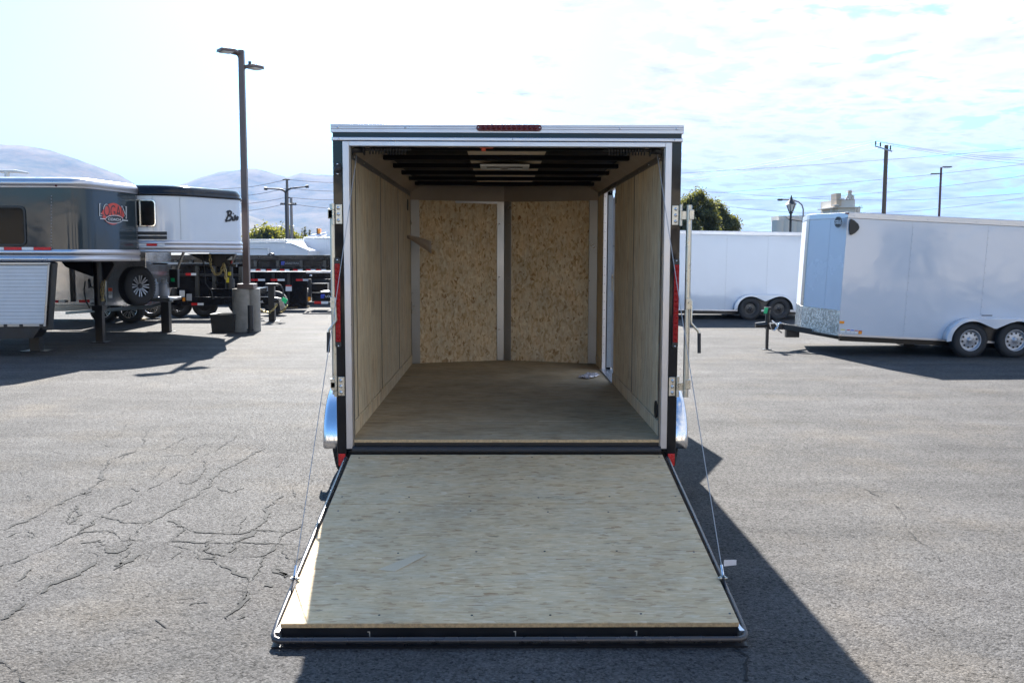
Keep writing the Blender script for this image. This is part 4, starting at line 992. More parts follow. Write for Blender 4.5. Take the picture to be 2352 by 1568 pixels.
skin(outA, 0, 0, 'bottom_rail', aluh, A, cap=True, rows=[(.012, zrb), (.022, zrb+.005), (.022, zrb+.075), (.006, zrb+.08), (.006, zrb+.10), (.024, zrb+.105), (.024, zrt-.03), (.01, zrt)])
# reflective tape
tpm = MB(); tpr = MB()
for x0, x1, red in ((-40, 18, 0), (18, 85, 1), (85, 140, 0)): pass
for x0, x1, m_ in ((0, 19, reflwhite), (19, 90/1.742*1.742, reflred),):
    pass
def tape(par, x0, x1, y0, y1, Y, m_, off=.012): return patch('reflective_tape', (x0+x1)/2, (y0+y1)/2, x1-x0, y1-y0, m_, par, Y, .002, off)
for x0, x1, m_ in ((-30, 11, reflwhite), (11, 52, reflred), (52, 79, reflwhite), (79, 119, reflred)): tape(A, x0, x1, 567, 573.5, YA, m_, .028)
# rivets
rv = MB()
for k in range(18): rv.dome(P(118, 450+k*7, YA)+V((0, -.002, 0)), (0, -1, 0), .010)
for i in (9,):
    p = outA[i]
    for k in range(26): rv.dome(V((p.x+.008, p.y-.008, zrt+.04+k*(zct-zrt-.08)/25)), (.6, -.8, 0), .007)
for k in range(9):
    for z in (zrb+.04, zrb+.13): rv.dome(V((xc-.55-k*.5, YA-.024, z)), (0, -1, 0), .008)
rv.build('rivet', alu, A)
# window
wi = MB(); cw = P(10, 518, YA); 
def rrect(cx, cz, hw, hh, r, Y, n_=5):
    o = []
    for (sx_, sz, a0) in ((1, 1, 0), (-1, 1, pi/2), (-1, -1, pi), (1, -1, 3*pi/2)):
        for k in range(n_+1): a = a0+pi/2*k/n_; o.append(V((cx+sx_*(hw-r)+r*cos(a), Y, cz+sz*(hh-r)+r*sin(a))))
    return o
wf = MB().prism(rrect(cw.x, cw.z, .33, .30, .08, YA-.004), (0, -.02, 0)).build('window', plasticb, A, .004)
MB().prism(rrect(cw.x, cw.z, .30, .27, .06, YA-.026), (0, -.004, 0)).build('pane', glassd, wf)
# marker light and roof fittings
p = P(227*.57422*1.0, 425, YA); MB().lathe([(.018, 0), (.014, .012), (.001, .016)], P(130, 426, YA)+V((0, -.02, 0)), (0, -1, 0), 12).build('marker_light', darklens, A)
an = MB(); c = P(20, 397, 15.6); an.tube([c+V((-.5, 0, .005)), c+V((-.2, 0, .03)), c+V((.1, 0, .03)), c+V((.33, 0, .0))], .03, 10, rs=[.02, .03, .028, .012]); an.cyl(V((c.x-.03, 15.6, ztop-.02)), V((c.x-.03, 15.6, c.z+.02)), .04, 10); an.build('roof_antenna', plasticw, A)
an = MB(); c = P(250, 403, 16.9); an.box((xc-.7, 15.0, ztop-.01), (xc-.25, 15.5, ztop+.02)); an.build('roof_hatch', blackm, A, .01)
# badge on the nose face
fA = V((xtip-(xc+.02), YA2-YA, 0)).normalized(); nA = V((fA.y, -fA.x, 0))
def on_A(x, y, off=.006):
    r_ = _ray(x, y); o0 = V((0, 0, CAMH)); pl = V((xc+.02, YA, 0)); t_ = (pl-o0).dot(nA)/r_.dot(nA); return o0+r_*t_+nA*off
def poly_on(fn, pts, th, nm): return MB().prism([fn(*p) for p in pts], nm*th)
el = []
for k in range(32):
    a = 2*pi*k/32; r_x = 27*(1 if abs(sin(a)) < .99 else 1); el.append((258.5+27*cos(a)*(1-.25*abs(sin(a))), 490.5-25*sin(a)))
poly_on(on_A, el, .004, nA).build('badge', redp, A)
c0 = on_A(228, 494, .014); xd = (on_A(288, 499, .014)-c0).normalized()
def badge_text(s, x0, y0, x1, y1, hpx, mat_, off, bold):
    a = on_A(x0, y0, off); b_ = on_A(x1, y1, off); up = on_A(x0, y0-hpx, off)-a
    cu = bpy.data.curves.new('lettering', 'FONT'); cu.body = s; cu.size = 1; cu.offset = bold
    to = bpy.data.objects.new('tmp', cu); COL.objects.link(to); dg = bpy.context.evaluated_depsgraph_get(); me = bpy.data.meshes.new_from_object(to.evaluated_get(dg)); bpy.data.objects.remove(to)
    xs = [v.co.x for v in me.vertices]; zs = [v.co.y for v in me.vertices]; mx_, mn = max(xs), min(xs); hz, lz = max(zs), min(zs)
    for v in me.vertices:
        f = (v.co.x-mn)/(mx_-mn); h = (v.co.y-lz)/(hz-lz); v.co = a+(b_-a)*f+up*h-WM[A.name]
    me.materials.clear(); me.materials.append(mat_); o = bpy.data.objects.new('lettering', me); link(o, A); WM[o.name] = WM[A.name].copy()
badge_text('LOGAN', 227, 496, 290, 502, 30, printw, .009, .05)
badge_text('LOGAN', 228.5, 495, 288.5, 501, 28, printk, .012, .0)
oe = [(260+19*cos(2*pi*k/28), 503-8*sin(2*pi*k/28)) for k in range(28)]
MB().prism([on_A(x, y, .013) for x, y in oe], nA*.004).build('badge_oval', printk, A)
badge_text('COACH', 246, 505.5, 275, 507, 6, printw, .019, .01)
ln = MB(); quadstrip(ln, [on_A(228, 501, .013), on_A(243, 503, .013)], .012, nA); quadstrip(ln, [on_A(277, 505, .013), on_A(292, 506, .013)], .012, nA)
quadstrip(ln, [on_A(260+20*cos(2*pi*k/28), 503-9*sin(2*pi*k/28), .0185) for k in range(29)], .008, nA); ln.build('badge_line', printw, A)
# lower body: roller shutter, black frame
YB = 14.25
zs0, zs1 = P(0, 607, YB).z, P(0, 752, YB).z
def lp(x, y, dy=0): p = P(x, y, YB); p.y += dy; return p
pr_ = [lp(-420, 603), lp(133, 603), lp(122, 757), lp(-420, 775)]; sf = V((lp(133, 603).x*.19, 2.6, 0))
lbm = MB(); lbm.prism(pr_, sf); lbm.build('lower_body', blackm, A, .01)
nsl = 17
for k in range(nsl):
    y0 = 609+k*8.2; y1 = y0+7.8
    xr = 113-(y0-609)*.055; xr1 = 113-(y1-609)*.055
    MB().prism([lp(-400, y0, -.012), lp(xr, y0, -.012), lp(xr1, y1, -.012), lp(-400, y1, -.012)], (0, -.012, 0)).build('shutter_slat', shutterm, A, .002)
MB().prism([lp(113, 605, -.012), lp(117, 605, -.012), lp(108, 748, -.012), lp(103, 748, -.012)], (0, -.03, 0)).build('shutter_rail', alu, A)
MB().prism([lp(-400, 748, -.012), lp(103, 742, -.012), lp(103, 748, -.012), lp(-400, 754, -.012)], (0, -.03, 0)).build('shutter_rail', alu, A)
MB().prism([lp(-400, 602, -.012), lp(118, 602, -.012), lp(118, 607, -.012), lp(-400, 607, -.012)], (0, -.03, 0)).build('shutter_rail', alu, A)
hb = MB()
for x in (16, 52, 98): hb.box(lp(x-4, 743, -.05), lp(x+4, 750, -.01))
hb.build('shutter_latch', blackm, A)
MB().prism([lp(-420, 745, -.05), lp(80, 752, -.05), lp(96, 752, -.05), lp(80, 775, -.05), lp(0, 778, -.05), lp(-420, 792, -.05)], (0, .3, 0)).build('side_sill', blackm, A)
# goose arm, coupler, legs
cy = 16.6
ar = MB()
ar.prism([P(140, 600, cy), P(258, 600, cy), P(262, 608, cy), P(240, 645, cy), P(165, 618, cy), P(150, 612, cy)], (0, .12, 0)); ar.build('gooseneck_arm', blackm, A, .01)
ar = MB(); c1 = P(247, 600, cy); bt = G(254, 780); lx = bt.x
ar.cyl(V((lx, cy, c1.z)), V((lx, cy, P(250, 712, cy).z)), .085, 16); ar.box((lx-.09, cy-.1, P(250, 712, cy).z), (lx+.09, cy+.1, P(250, 700, cy).z)); ar.build('gooseneck_coupler', blackm, A)
lg = MB(); lg.box((lx-.065, cy-.06, .012), (lx+.065, cy+.06, P(250, 690, cy).z)); lg.box((lx-.13, cy-.12, 0), (lx+.13, cy+.12, .014)); lg.build('landing_leg', blackm, A, .004)
bt = G(83, 806); lg = MB(); lg.box((bt.x-.08, 15.0, .012), (bt.x+.08, 15.14, .55)); lg.box((bt.x-.20, 14.92, 0), (bt.x+.20, 15.25, .014)); lg.build('landing_leg', blackm, A, .004)
for y_, m_ in ((664, orangep), (672, printg), (680, printw)):
    MB().box(P(249, y_-3.5, cy-.10), P(258, y_+3.5, cy-.09)).build('sticker', m_, A)
def chain(par, pts, r=.012, link_=.045, mat_=brownrust, name='safety_chain'):
    mb = MB(); L_ = 0; pts = [V(p) for p in pts]
    for a, b_ in zip(pts[:-1], pts[1:]):
        n_ = max(1, int((b_-a).length/link_)); d = (b_-a).normalized(); s1_ = d.orthogonal().normalized(); s2_ = d.cross(s1_)
        for k in range(n_):
            c = a+(b_-a)*((k+.5)/n_); s_ = s1_ if k % 2 else s2_; l2 = link_*.72
            ring_ = [c+d*l2*cos(t_)+s_*l2*.55*sin(t_) for t_ in [2*pi*i/8 for i in range(9)]]; mb.tube(ring_, r*.62, 5, False)
    return mb.build(name, mat_, par)
chain(A, [P(235, 645, cy-.1), P(232, 675, cy-.1), P(238, 690, cy-.1)]); chain(A, [P(240, 642, cy-.12), P(238, 665, cy-.12), P(234, 690, cy-.12)])
hs = MB(); hs.tube([P(196, 645, cy), P(193, 665, cy), P(197, 690, cy), P(203, 700, cy), P(206, 707, cy)], .012, 6); hs.tube([P(205, 640, cy), P(208, 655, cy), P(222, 668, cy), P(232, 672, cy)], .012, 6); hs.box(P(202, 640, cy), P(210, 660, cy+.1)); hs.build('brake_cable', rubber, A)

# --- white trailer behind
YW, YWt = 15.75, 17.1
Bt = root('white_horse_trailer', (-9, 18, 0), 'white gooseneck trailer with black roof edge and black script lettering, behind the charcoal one', 'trailer')
Sv = root('silver_trailer', (-10, 21.5, 0), 'silver trailer with spare wheel and gas bottles at its front, under the two gooseneck noses', 'trailer')
xw = P(432, 500, YW).x; xwt = P(553, 500, YWt).x; 
zt = P(400, 424, YW).z; zc3 = P(400, 447, YW).z; zr1 = P(400, 552, YW).z; zr0 = P(400, 579, YW).z
outB = rounded([(-14, YW), (xw-.25, YW), (xwt, YWt), (xwt*(YWt+2.2)/YWt*1.015, YWt+2.2), (xw-2.2, YWt+3.6), (-14, YWt+3.6)], [.5, .14, .3, .5])
skin(outB, zr1, zc3, 'nose_skin', white, Bt, cap=True)
skin(outB, 0, 0, 'roof_cap', blackp, Bt, cap=True, rows=[(.012, zc3-.01), (.03, zc3), (.03, zc3+.03), (.015, zc3+.035), (.012, zt-.10), (-.03, zt-.02), (-.15, zt+.01)])
skin(outB, 0, 0, 'bottom_rail', aluh, Bt, cap=True, rows=[(.0, zr0), (.02, zr0), (.03, zr0+.03), (.006, zr0+.035), (.006, zr0+.05), (.026, zr0+.055), (.026, zr0+.12), (.008, zr0+.125), (.008, zr0+.14), (.03, zr0+.145), (.03, zr1-.03), (.006, zr1)])
cw = P(326, 489, YW); wf = MB().prism(rrect(cw.x, cw.z, .235, .225, .06, YW-.004), (0, -.02, 0)).build('window', chrome, Bt, .006)
MB().prism(rrect(cw.x, cw.z, .215, .205, .05, YW-.026), (0, -.004, 0)).build('pane', glassd, wf)
MB().box((cw.x-.03, YW-.04, cw.z-.2), (cw.x-.005, YW-.028, cw.z+.2)).build('window_bar', chrome, wf)
for y_, h_ in ((535, 6.5), (545, 6.5)): patch('black_stripe', 345, y_, 76, h_+1, printk, Bt, YW, .003, .004)
for x0, x1, m_ in ((300, 316, reflred), (320, 338, reflwhite), (338, 362, reflred), (364, 380, reflwhite)): tape(Bt, x0, x1, 559, 564, YW, m_, .034)
sm = MB(); 
for p in (outB[2], outB[5]):
    for k in range(30): sm.dome(V((p.x+.004, p.y-.004, zr1+.03+k*(zc3-zr1-.06)/29)), (.4, -.9, 0), .006)
sm.build('rivet', alu, Bt)
fB = V((xwt-(xw-.25), YWt-YW, 0)).normalized(); nB = V((fB.y, -fB.x, 0))
def on_B(x, y, off=.006):
    r_ = _ray(x, y); o0 = V((0, 0, CAMH)); pl = V((xw-.25, YW, 0)); t_ = (pl-o0).dot(nB)/r_.dot(nB); return o0+r_*t_+nB*off
S_ = .57422
def z2(x, y): return ((500+x/2.0906)*S_, (650+y/2.0906)*S_)
strokes = [[(848, 412), (862, 405), (860, 440), (848, 470), (838, 487)], [(848, 412), (875, 402), (888, 415), (880, 432), (858, 442)], [(858, 442), (885, 445), (890, 462), (872, 482), (838, 487)],
           [(900, 452), (892, 475), (900, 478)], [(905, 422), (902, 428)], [(925, 440), (912, 448), (918, 462), (908, 480), (898, 478)], [(932, 452), (922, 465), (928, 478), (940, 470), (942, 455), (934, 450)]]
sb = MB()
for st in strokes:
    pp = [on_B(*z2(*p), .012) for p in st]; m2 = []
    for i in range(len(pp)-1):
        for k in range(4): m2.append(pp[i].lerp(pp[i+1], k/4))
    m2.append(pp[-1]); quadstrip(sb, m2, [.022+.018*abs(sin(i*.7)) for i in range(len(m2))], nB)
sbo = sb.build('lettering', printk, Bt); so_ = sbo.modifiers.new('t', 'SOLIDIFY'); so_.thickness = .004
vt = MB(); c = P(317, 421, 17.0); vt.box((c.x-.22, 16.8, zt), (c.x+.18, 17.2, zt+.07)); vt.build('roof_vent', blackm, Bt, .02)
# lower body
def lb3(x, y, Y): return P(x, y, Y)
MB().prism([lb3(60, 575, 21.2), lb3(243, 575, 21.2), lb3(243, 708, 21.2), lb3(60, 712, 21.2)], (0, 1.5, 0)).build('lower_body', silverm, Sv, .01)
MB().prism([lb3(243, 574, 20.8), lb3(335, 574, 20.8), lb3(335, 702, 20.8), lb3(243, 702, 20.8)], (0, 1.6, 0)).build('bulkhead', silverm, Sv, .01)
rb = MB()
for y0, y1 in ((697, 701), (703, 712)): rb.prism([lb3(60, y0+2, 21.15), lb3(240, y0, 21.15), lb3(240, y1, 21.15), lb3(60, y1+3, 21.15)], (0, .1, 0))
rb.build('bottom_rail', alu, Sv, .003)
for x in (162, 166): MB().box(lb3(x, 610, 21.14), lb3(x+1.5, 692, 21.17)).build('door_seam', plasticb, Sv)
for x0, x1, m_ in ((128, 135, reflred), (136, 150, reflwhite), (182, 207, reflred), (207, 225, reflwhite)): tape(Sv, x0, x1, 688, 694, 21.15, m_, .02)
for x in (242, 302): wheel(Sv, (P(x, 716, 21.3).x, 21.25, .30), (0, -1, 0), .30, .2, 'alloy', chrome)
for x in (242+18, 302+48): wheel(Sv, (P(x, 716, 22.8).x, 22.8, .30), (0, -1, 0), .30, .2, 'alloy', chrome, full=False)
# front frame, spare wheel, gas bottles
wheel(Sv, P(315, 656, 17.6), (.90, -.45, .02), .36, .22, 'alloy', plasticb, label='spare wheel with black and silver spokes')
pf = MB(); pf.prism([P(330, 684, 18.9), P(390, 684, 18.9), P(390, 690, 18.9), P(330, 692, 18.9)], (0, .7, 0)); pf.prism([P(150, 715, 19.5), P(345, 700, 19.0), P(395, 688, 18.9), P(395, 693, 18.9), P(345, 708, 19.0), P(150, 721, 19.5)], (0, .08, 0)); pf.build('front_frame', alu, Sv, .005)
pl_ = MB()
bt = G(382, 762); pl_.box((bt.x-.09, 18.7, .01), (bt.x+.07, 18.85, P(382, 692, 18.7).z)); pl_.box((bt.x-.14, 18.65, 0), (bt.x+.14, 18.9, .014)); pl_.build('landing_leg', blackm, Sv, .004)
pl_ = MB(); pl_.tube([P(425, 570, 19.4), P(380, 690, 19.4)], .03, 8); pl_.build('brace', alu, Sv)
pl_ = MB(); pl_.prism([P(388, 618, 19.2), P(408, 618, 19.2), P(408, 660, 19.2), P(388, 660, 19.2)], (0, .12, 0)); pl_.build('junction_box', plasticb, Sv, .01)
MB().box(P(392, 638, 19.18), P(401, 646, 19.19)).build('sticker', greenp, Sv)
MB().box(P(350, 603, 19.2), P(412, 606, 19.9)).build('shelf_rail', alu, Sv)
pl_ = MB(); pl_.prism([P(430, 582, 18.2), P(540, 582, 18.2), P(528, 612, 18.2), P(500, 612, 18.2)], (0, .14, 0)); pl_.build('gooseneck_arm', blackm, Bt, .008)
cx = P(527, 600, 18.3); pl_ = MB(); pl_.cyl(V((cx.x, 18.3, P(527, 582, 18.3).z)), V((cx.x, 18.3, P(527, 655, 18.3).z)), .06, 14); pl_.cyl(V((cx.x, 18.3, P(527, 640, 18.3).z)), V((cx.x, 18.3, P(527, 662, 18.3).z)), .085, 14)
pl_.box((cx.x+.05, 18.26, P(527, 612, 18.3).z), (cx.x+.14, 18.34, P(527, 606, 18.3).z)); pl_.build('gooseneck_coupler', blackm, Bt)
MB().box(P(520, 588, 18.2), P(534, 596, 18.21)).build('sticker', printw, Bt); MB().box(P(528, 598, 18.2), P(534, 604, 18.21)).build('sticker', redp, Bt)
MB().box(P(523, 624, 18.2), P(531, 632, 18.21)).build('yellow_tag', yellowp, Bt); MB().box(P(519, 636, 18.18), P(526, 648, 18.19)).build('yellow_tag', yellowp, Bt)
chain(Bt, [P(482, 582, 18.1), P(484, 610, 18.1), P(494, 630, 18.1), P(506, 628, 18.1), P(514, 604, 18.1)], .018, .06); chain(Bt, [P(514, 604, 18.1), P(518, 625, 18.1), P(519, 640, 18.1)], .018, .06)
MB().tube([P(464, 585, 18.1), P(470, 620, 18.1), P(472, 650, 18.1), P(486, 668, 18.1), P(489, 686, 18.1)], .014, 6).build('brake_cable', rubber, Bt)
for i, x in enumerate((353, 377)):
    c = P(x, 684, 18.9 if i else 19.0); Y_ = 19.25 if i else 19.15; z0 = P(x, 684, Y_).z; r0 = .105; hh = P(x, 640, Y_).z-z0
    tk = MB(); tk.lathe([(.001, .0), (r0*.8, .0), (r0*.8, .03), (r0*.9, .035), (r0, .07), (r0, hh*.62), (r0*.92, hh*.76), (r0*.6, hh*.86), (r0*.2, hh*.88), (.001, hh*.88)], (P(x, 684, Y_).x, Y_, z0), (0, 0, 1), 24)
    to_ = tk.build('gas_bottle', tankm, None); to_['label'] = ('pale blue gas bottle touching the spare wheel, left one of the pair', 'pale blue gas bottle nearer the landing leg, right one of the pair')[i]; to_['category'] = 'gas bottle'; to_['group'] = 'gas bottles on the silver trailer frame'
    x_ = P(x, 684, Y_).x
    tk = MB(); tk.lathe([(r0*.62, hh*.84), (r0*.62, hh*1.0), (r0*.56, hh*1.0), (r0*.56, hh*.84)], (x_, Y_, z0), (0, 0, 1), 20); tk.build('collar', tankm, to_)
    tk = MB(); tk.cyl((x_, Y_, z0+hh*.86), (x_, Y_, z0+hh*1.02), .02, 10); tk.box((x_-.03, Y_-.06, z0+hh*.93), (x_+.03, Y_-.01, z0+hh*1.0)); tk.build('valve', zinc, to_)
# planks under wheels
for x, y, w in ((255, 727, 16), (314, 735, 26)):
    c = G(x, y); mb = MB(); mb.box((c.x-w*.0105/2*1.0-.05, c.y, 0.0), (c.x+w*.0105/2+.05, c.y+.15, .045)); single(mb, 'timber_plank', pine, 'short pale timber plank on the asphalt under the %s silver wheel' % ('rearmost' if x < 300 else 'front'), 'plank', 'planks under the horse trailer wheels')

# ================================================================== black trailers in the middle
def beam(par, x0, x1, y0, y1, Y, d, name, mat_=blackt, bev=.006): return MB().prism([P(x0, y0, Y), P(x1, y0, Y), P(x1, y1, Y), P(x0, y1, Y)], (0, d, 0)).build(name, mat_, par, bev)
def tape2(par, x, y, w, Y, h=5.2):
    tape(par, x, x+w/2, y-h/2, y+h/2, Y, reflred, .012); tape(par, x+w/2, x+w, y-h/2, y+h/2, Y, reflwhite, .012)
K = root('dump_trailer', (-7.5, 23.5, 0), 'black dump trailer with low tongue, green tag and jack beside the concrete lamp base', 'trailer')
YK = 22.6
beam(K, 380, 560, 607, 682, YK+.15, .06, 'dump_box_side', blackt)
beam(K, 380, 552, 604, 682, YK+1.9, .06, 'dump_box_side', blackt)
beam(K, 380, 562, 604, 611, YK+.05, .12, 'top_rail', blackt)
sheenm = pm('black_steel_sheen', (.045, .045, .042), .3, var=.3, vscale=4)  # grey in this base colour stands in for reflections on black stakes
for x in (395, 448, 487, 517, 548): beam(K, x, x+8, 608, 682, YK+.05, .12, 'side_stake', sheenm)
for y0, y1 in ((628, 634),): beam(K, 380, 556, y0, y1, YK+.08, .10, 'side_rail', blackm)
beam(K, 480, 592, 664, 682, YK-.1, .9, 'tool_box', blackt); beam(K, 480, 592, 662, 665, YK-.12, .94, 'tool_box_lid', blackt)
beam(K, 393, 634, 681, 700, YK-.25, .10, 'frame_beam', blackt)
beam(K, 393, 634, 681, 700, YK+1.3, .10, 'frame_beam', blackt)
text('LOADTRAIL', .085, P(606, 694.5, YK-.256), (1, 0, 0), (0, 0, 1), printw, K, sx=1.0, align='RIGHT')
tape2(K, 440, 697.5, 28, YK-.255); tape2(K, 564, 696.5, 26, YK-.255); tape2(K, 427, 629, 24, YK+.05)
beam(K, 419, 425, 683, 691, YK-.27, .02, 'amber_marker', amber)
beam(K, 428, 440, 674, 690, YK-.27, .02, 'sticker', printg)
beam(K, 412, 424, 666, 682, YK-.0, .02, 'sticker', printw)
c = P(622, 700, YK-.3); bt = G(622, 738)
jk = MB(); jk.box((bt.x-.07, 21.7, 0.012), (bt.x+.07, 21.84, P(620, 655, 21.8).z)); jk.box((bt.x-.16, 21.6, 0), (bt.x+.16, 21.92, .014)); jk.box((bt.x-.12, 21.65, P(620, 656, 21.8).z), (bt.x+.13, 21.9, P(620, 650, 21.8).z)); jk.build('tongue_jack', blackm, K, .004)
jk = MB(); jk.tube([P(632, 652, 21.7), P(644, 654, 21.7), P(650, 665, 21.7), P(651, 682, 21.7), P(644, 690, 21.7)], .02, 6); jk.build('hydraulic_hose', rubber, K)
jk = MB(); jk.tube([P(630, 688, 21.75), P(650, 690, 21.75), P(658, 700, 21.75)], .05, 8, rs=[.07, .06, .03]); jk.build('coupler', blackm, K)
pq = P(646, 702, 21.6); MB().prism([P(640, 688, 21.6), P(648, 686, 21.6), P(655, 704, 21.6), P(644, 712, 21.6)], (0, .02, 0)).build('glint_plate', chrome, K)
MB().prism([P(650, 681, 21.5), P(661, 687, 21.5), P(656, 697, 21.5), P(646, 689, 21.5)], (0, .01, 0)).build('green_tag', greenp, K)
chain(K, [P(590, 702, 21.6), P(603, 714, 21.6), P(618, 718, 21.6), P(630, 708, 21.6), P(636, 698, 21.6)], .016, .055); chain(K, [P(660, 700, 21.6), P(652, 712, 21.6), P(642, 716, 21.6)], .016, .055)
for x in (415, 474, 535, 618): wheel(K, (P(x, 705, 23.3).x, 23.2 if x < 500 else 24.0, .31), (0, -1, 0), .31, .2, 'steel', blackm, full=False)

K2 = root('dump_trailer', (-5.5, 27, 0), 'black low dump trailer with grey front rail, middle one of the three black trailers', 'trailer')
YM = 26.0
beam(K2, 545, 705, 624.5, 705, YM+.1, .06, 'dump_box_side', blackt)
beam(K2, 545, 700, 624.5, 700, YM+1.8, .06, 'dump_box_side', blackt)
beam(K2, 530, 706, 622.5, 624.5, YM, .14, 'top_rail', alu)
beam(K2, 703, 800, 625, 640, YM-.4, .12, 'front_rail', blackt)
MB().prism([P(703, 622, YM-.42), P(800, 621, YM-.42), P(800, 626, YM-.42), P(703, 627, YM-.42)], (0, .3, 0)).build('front_rail_top', aluh, K2, .004)
MB().lathe([(.035, 0), (.035, .015), (.001, .018)], P(714, 632, YM-.4), (0, -1, 0), 12).build('rail_bolt', chrome, K2)
beam(K2, 716, 752, 650, 674, YM+.2, .5, 'pump_box', blackt); 
for x in (708, 756): beam(K2, x, x+6, 640, 690, YM-.2, .1, 'upright', blackm)
beam(K2, 716, 800, 671, 692, YM-.5, .14, 'tongue_beam', blackt)
beam(K2, 736, 800, 668, 671.5, YM-.52, .6, 'deck_plate', aluh)
for x in (578, 624, 660): beam(K2, x, x+5, 627, 700, YM+.02, .08, 'side_stake', blackm)
for x in (577, 622, 680): tape2(K2, x, 642, 32, YM+.02, 4.6)
tape2(K2, 722, 694, 32, YM-.5, 6)
beam(K2, 707, 713, 681, 691, YM-.52, .02, 'amber_marker', amber)
beam(K2, 656, 670, 654, 668, YM+.0, .02, 'sticker', printw); beam(K2, 656, 670, 654, 657, YM-.01, .02, 'sticker', redp); beam(K2, 605, 622, 657, 668, YM+.0, .02, 'sticker', printg)
def loadlogo(par, x, y, h, Y, w=printg, gap=0):
    s = .43537*Y/930
    a = P(x, y, Y)+V((0, -.012, 0))
    mb = MB()
    for (x0, z0, x1, z1) in ((0, 0, .25, 1), (.3, .0, .55, .45), (.3, .55, 1., 1.), (.65, 0, .85, .5)):
        mb.prism([a+V((x0*h*s, 0, z0*h*s)), a+V((x1*h*s, 0, z0*h*s)), a+V((x1*h*s, 0, z1*h*s)), a+V((x0*h*s, 0, z1*h*s))], (0, .008, 0))
    mb.build('logo_mark', bluep, par)
loadlogo(K2, 737, 684, 9, YM-.5); text('LOADTRAIL', .085, P(747.5, 682, YM-.51), (1, 0, 0), (0, 0, 1), printw, K2, sx=1.15)
for x in (640, 664): wheel(K2, (P(x+6, 690, 27.5).x, 27.0, .31), (0, -1, 0), .31, .2, 'steel', alu, full=False)
for x in (690,): wheel(K2, (P(x, 690, 27.5).x, 27.3, .31), (0, -1, 0), .31, .2, 'steel', blackm, full=False)
for x, y in ((672, 707), (700, 705)):
    c = G(x, y); single(MB().box((c.x-.13, c.y, 0), (c.x+.12, c.y+.14, .05)), 'timber_plank', pine, 'small pale timber plank on the asphalt beneath the black middle dump trailer, %s of two' % ('left' if x < 690 else 'right'), 'plank', 'planks under the black trailer wheels')

K3 = root('high_side_dump_trailer', (-6, 30, 0), 'black high-sided trailer with a long row of red and white reflectors, rearmost black one', 'trailer')
YH = 29.2
beam(K3, 392, 800, 585, 597, YH-.06, .18, 'top_rail', blackt, .01)
beam(K3, 392, 800, 597, 624, YH+.06, 1.9, 'side_wall', blackt)
for x in (400, 434, 470, 530, 583, 634, 688, 742): beam(K3, x, x+7, 597, 626, YH-.03, .1, 'side_stake', sheenm)
beam(K3, 392, 800, 612, 615, YH-.04, .08, 'side_rail', blackt)
beam(K3, 392, 800, 624, 660, YH+.1, 1.7, 'frame', blackm)
for x in (565, 588, 613, 643, 673, 703, 727): tape2(K3, x+.0, 619.5, 22, YH-.03, 4)
loadlogo(K3, 646, 607.5, 8, YH+.05); text('LOADTRAIL', .085, P(655, 606, YH+.04), (1, 0, 0), (0, 0, 1), printg, K3, sx=.98)
for x in (560, 600, 780): wheel(K3, (P(x, 690, 30.0).x, 30.6, .33), (0, -1, 0), .33, .2, 'steel', blackm, full=False)
c = P(622, 583, YH); MB().tube([P(615, 585, YH), P(620, 582, YH), P(628, 583, YH), P(630, 585, YH)], .03, 6).build('tarp_crank', blackm, K3)

# white trailers beyond
def farbox(label, pts, Y, depth, name='enclosed_trailer', mat_=whitef, extra=None):
    c = P(*pts[0], Y); r = root(name, (c.x, Y, 0), label, 'trailer')
    MB().prism([P(x, y, Y) for x, y in pts], (0, depth, 0)).build('body', mat_, r, .02)
    return r
f1 = farbox('white enclosed trailer with a sloping front edge, behind the black trailers', [(480, 556), (655, 556), (708, 574), (708, 640), (480, 640)], 34, 2.1)
MB().prism([P(657, 552, 34.0), P(697, 552, 36.0), P(711, 573, 36.0), P(709, 573.5, 34.0)], (0, .0, -.03)).build('nose_slope', whitef, f1)
beam(f1, 480, 656, 553, 557, 33.97, .08, 'roof_rail', aluh); MB().prism([P(654, 553, 33.97), P(657, 553, 33.97), P(710, 574, 33.97), P(706, 575, 33.97)], (0, .05, 0)).build('slope_rail', aluh, f1)
beam(f1, 480, 617, 568, 570, 33.96, .04, 'door_trim', aluh); beam(f1, 614, 618, 569, 640, 33.96, .04, 'door_trim', aluh)
wheel(f1, (P(600, 600, 34).x, 34.1, .32), (0, -1, 0), .32, .2, full=False)
f2 = farbox('long pale trailer with a dark round vent, partly hidden by the sloping white trailer', [(500, 551), (760, 551), (760, 640), (500, 640)], 39, 2.2, mat_=pm('grey_end_panel', (.30, .285, .26), .35))
beam(f2, 500, 762, 548.5, 551.5, 38.95, .1, 'roof_rail', aluh)
MB().lathe([(.17, 0), (.17, .04), (.12, .08), (.001, .08)], P(725, 572, 38.98), (0, -1, 0), 16).build('round_vent', plasticb, f2)
wheel(f2, (P(600, 600, 39).x, 39.1, .32), (0, -1, 0), .32, .2, full=False)
f3 = farbox('white enclosed trailer with roof equipment, next to the left rear post of the open trailer', [(748, 547), (900, 547), (900, 640), (748, 640)], 36, 2.2)
MB().prism([P(697.5, 547, 36), P(749, 547, 36), P(749, 640, 36), P(697.5, 640, 36)], (0, 2.2, 0)).build('body', whitef, f3, .02)
beam(f3, 697, 900, 544, 547.5, 35.97, .1, 'roof_rail', aluh)
beam(f3, 716, 727, 537, 544, 36.8, .5, 'roof_box', plasticw); beam(f3, 728, 735, 524, 544, 36.6, .3, 'orange_beacon', amber); beam(f3, 727, 729, 523, 544, 36.55, .32, 'beacon_housing', plasticb)
MB().tube([P(708, 543, 36.5), P(720, 541, 36.5), P(735, 540, 36.5), P(750, 536, 36.5)], .07, 8, rs=[.03, .06, .07, .06]).build('roof_rack', aluh, f3)
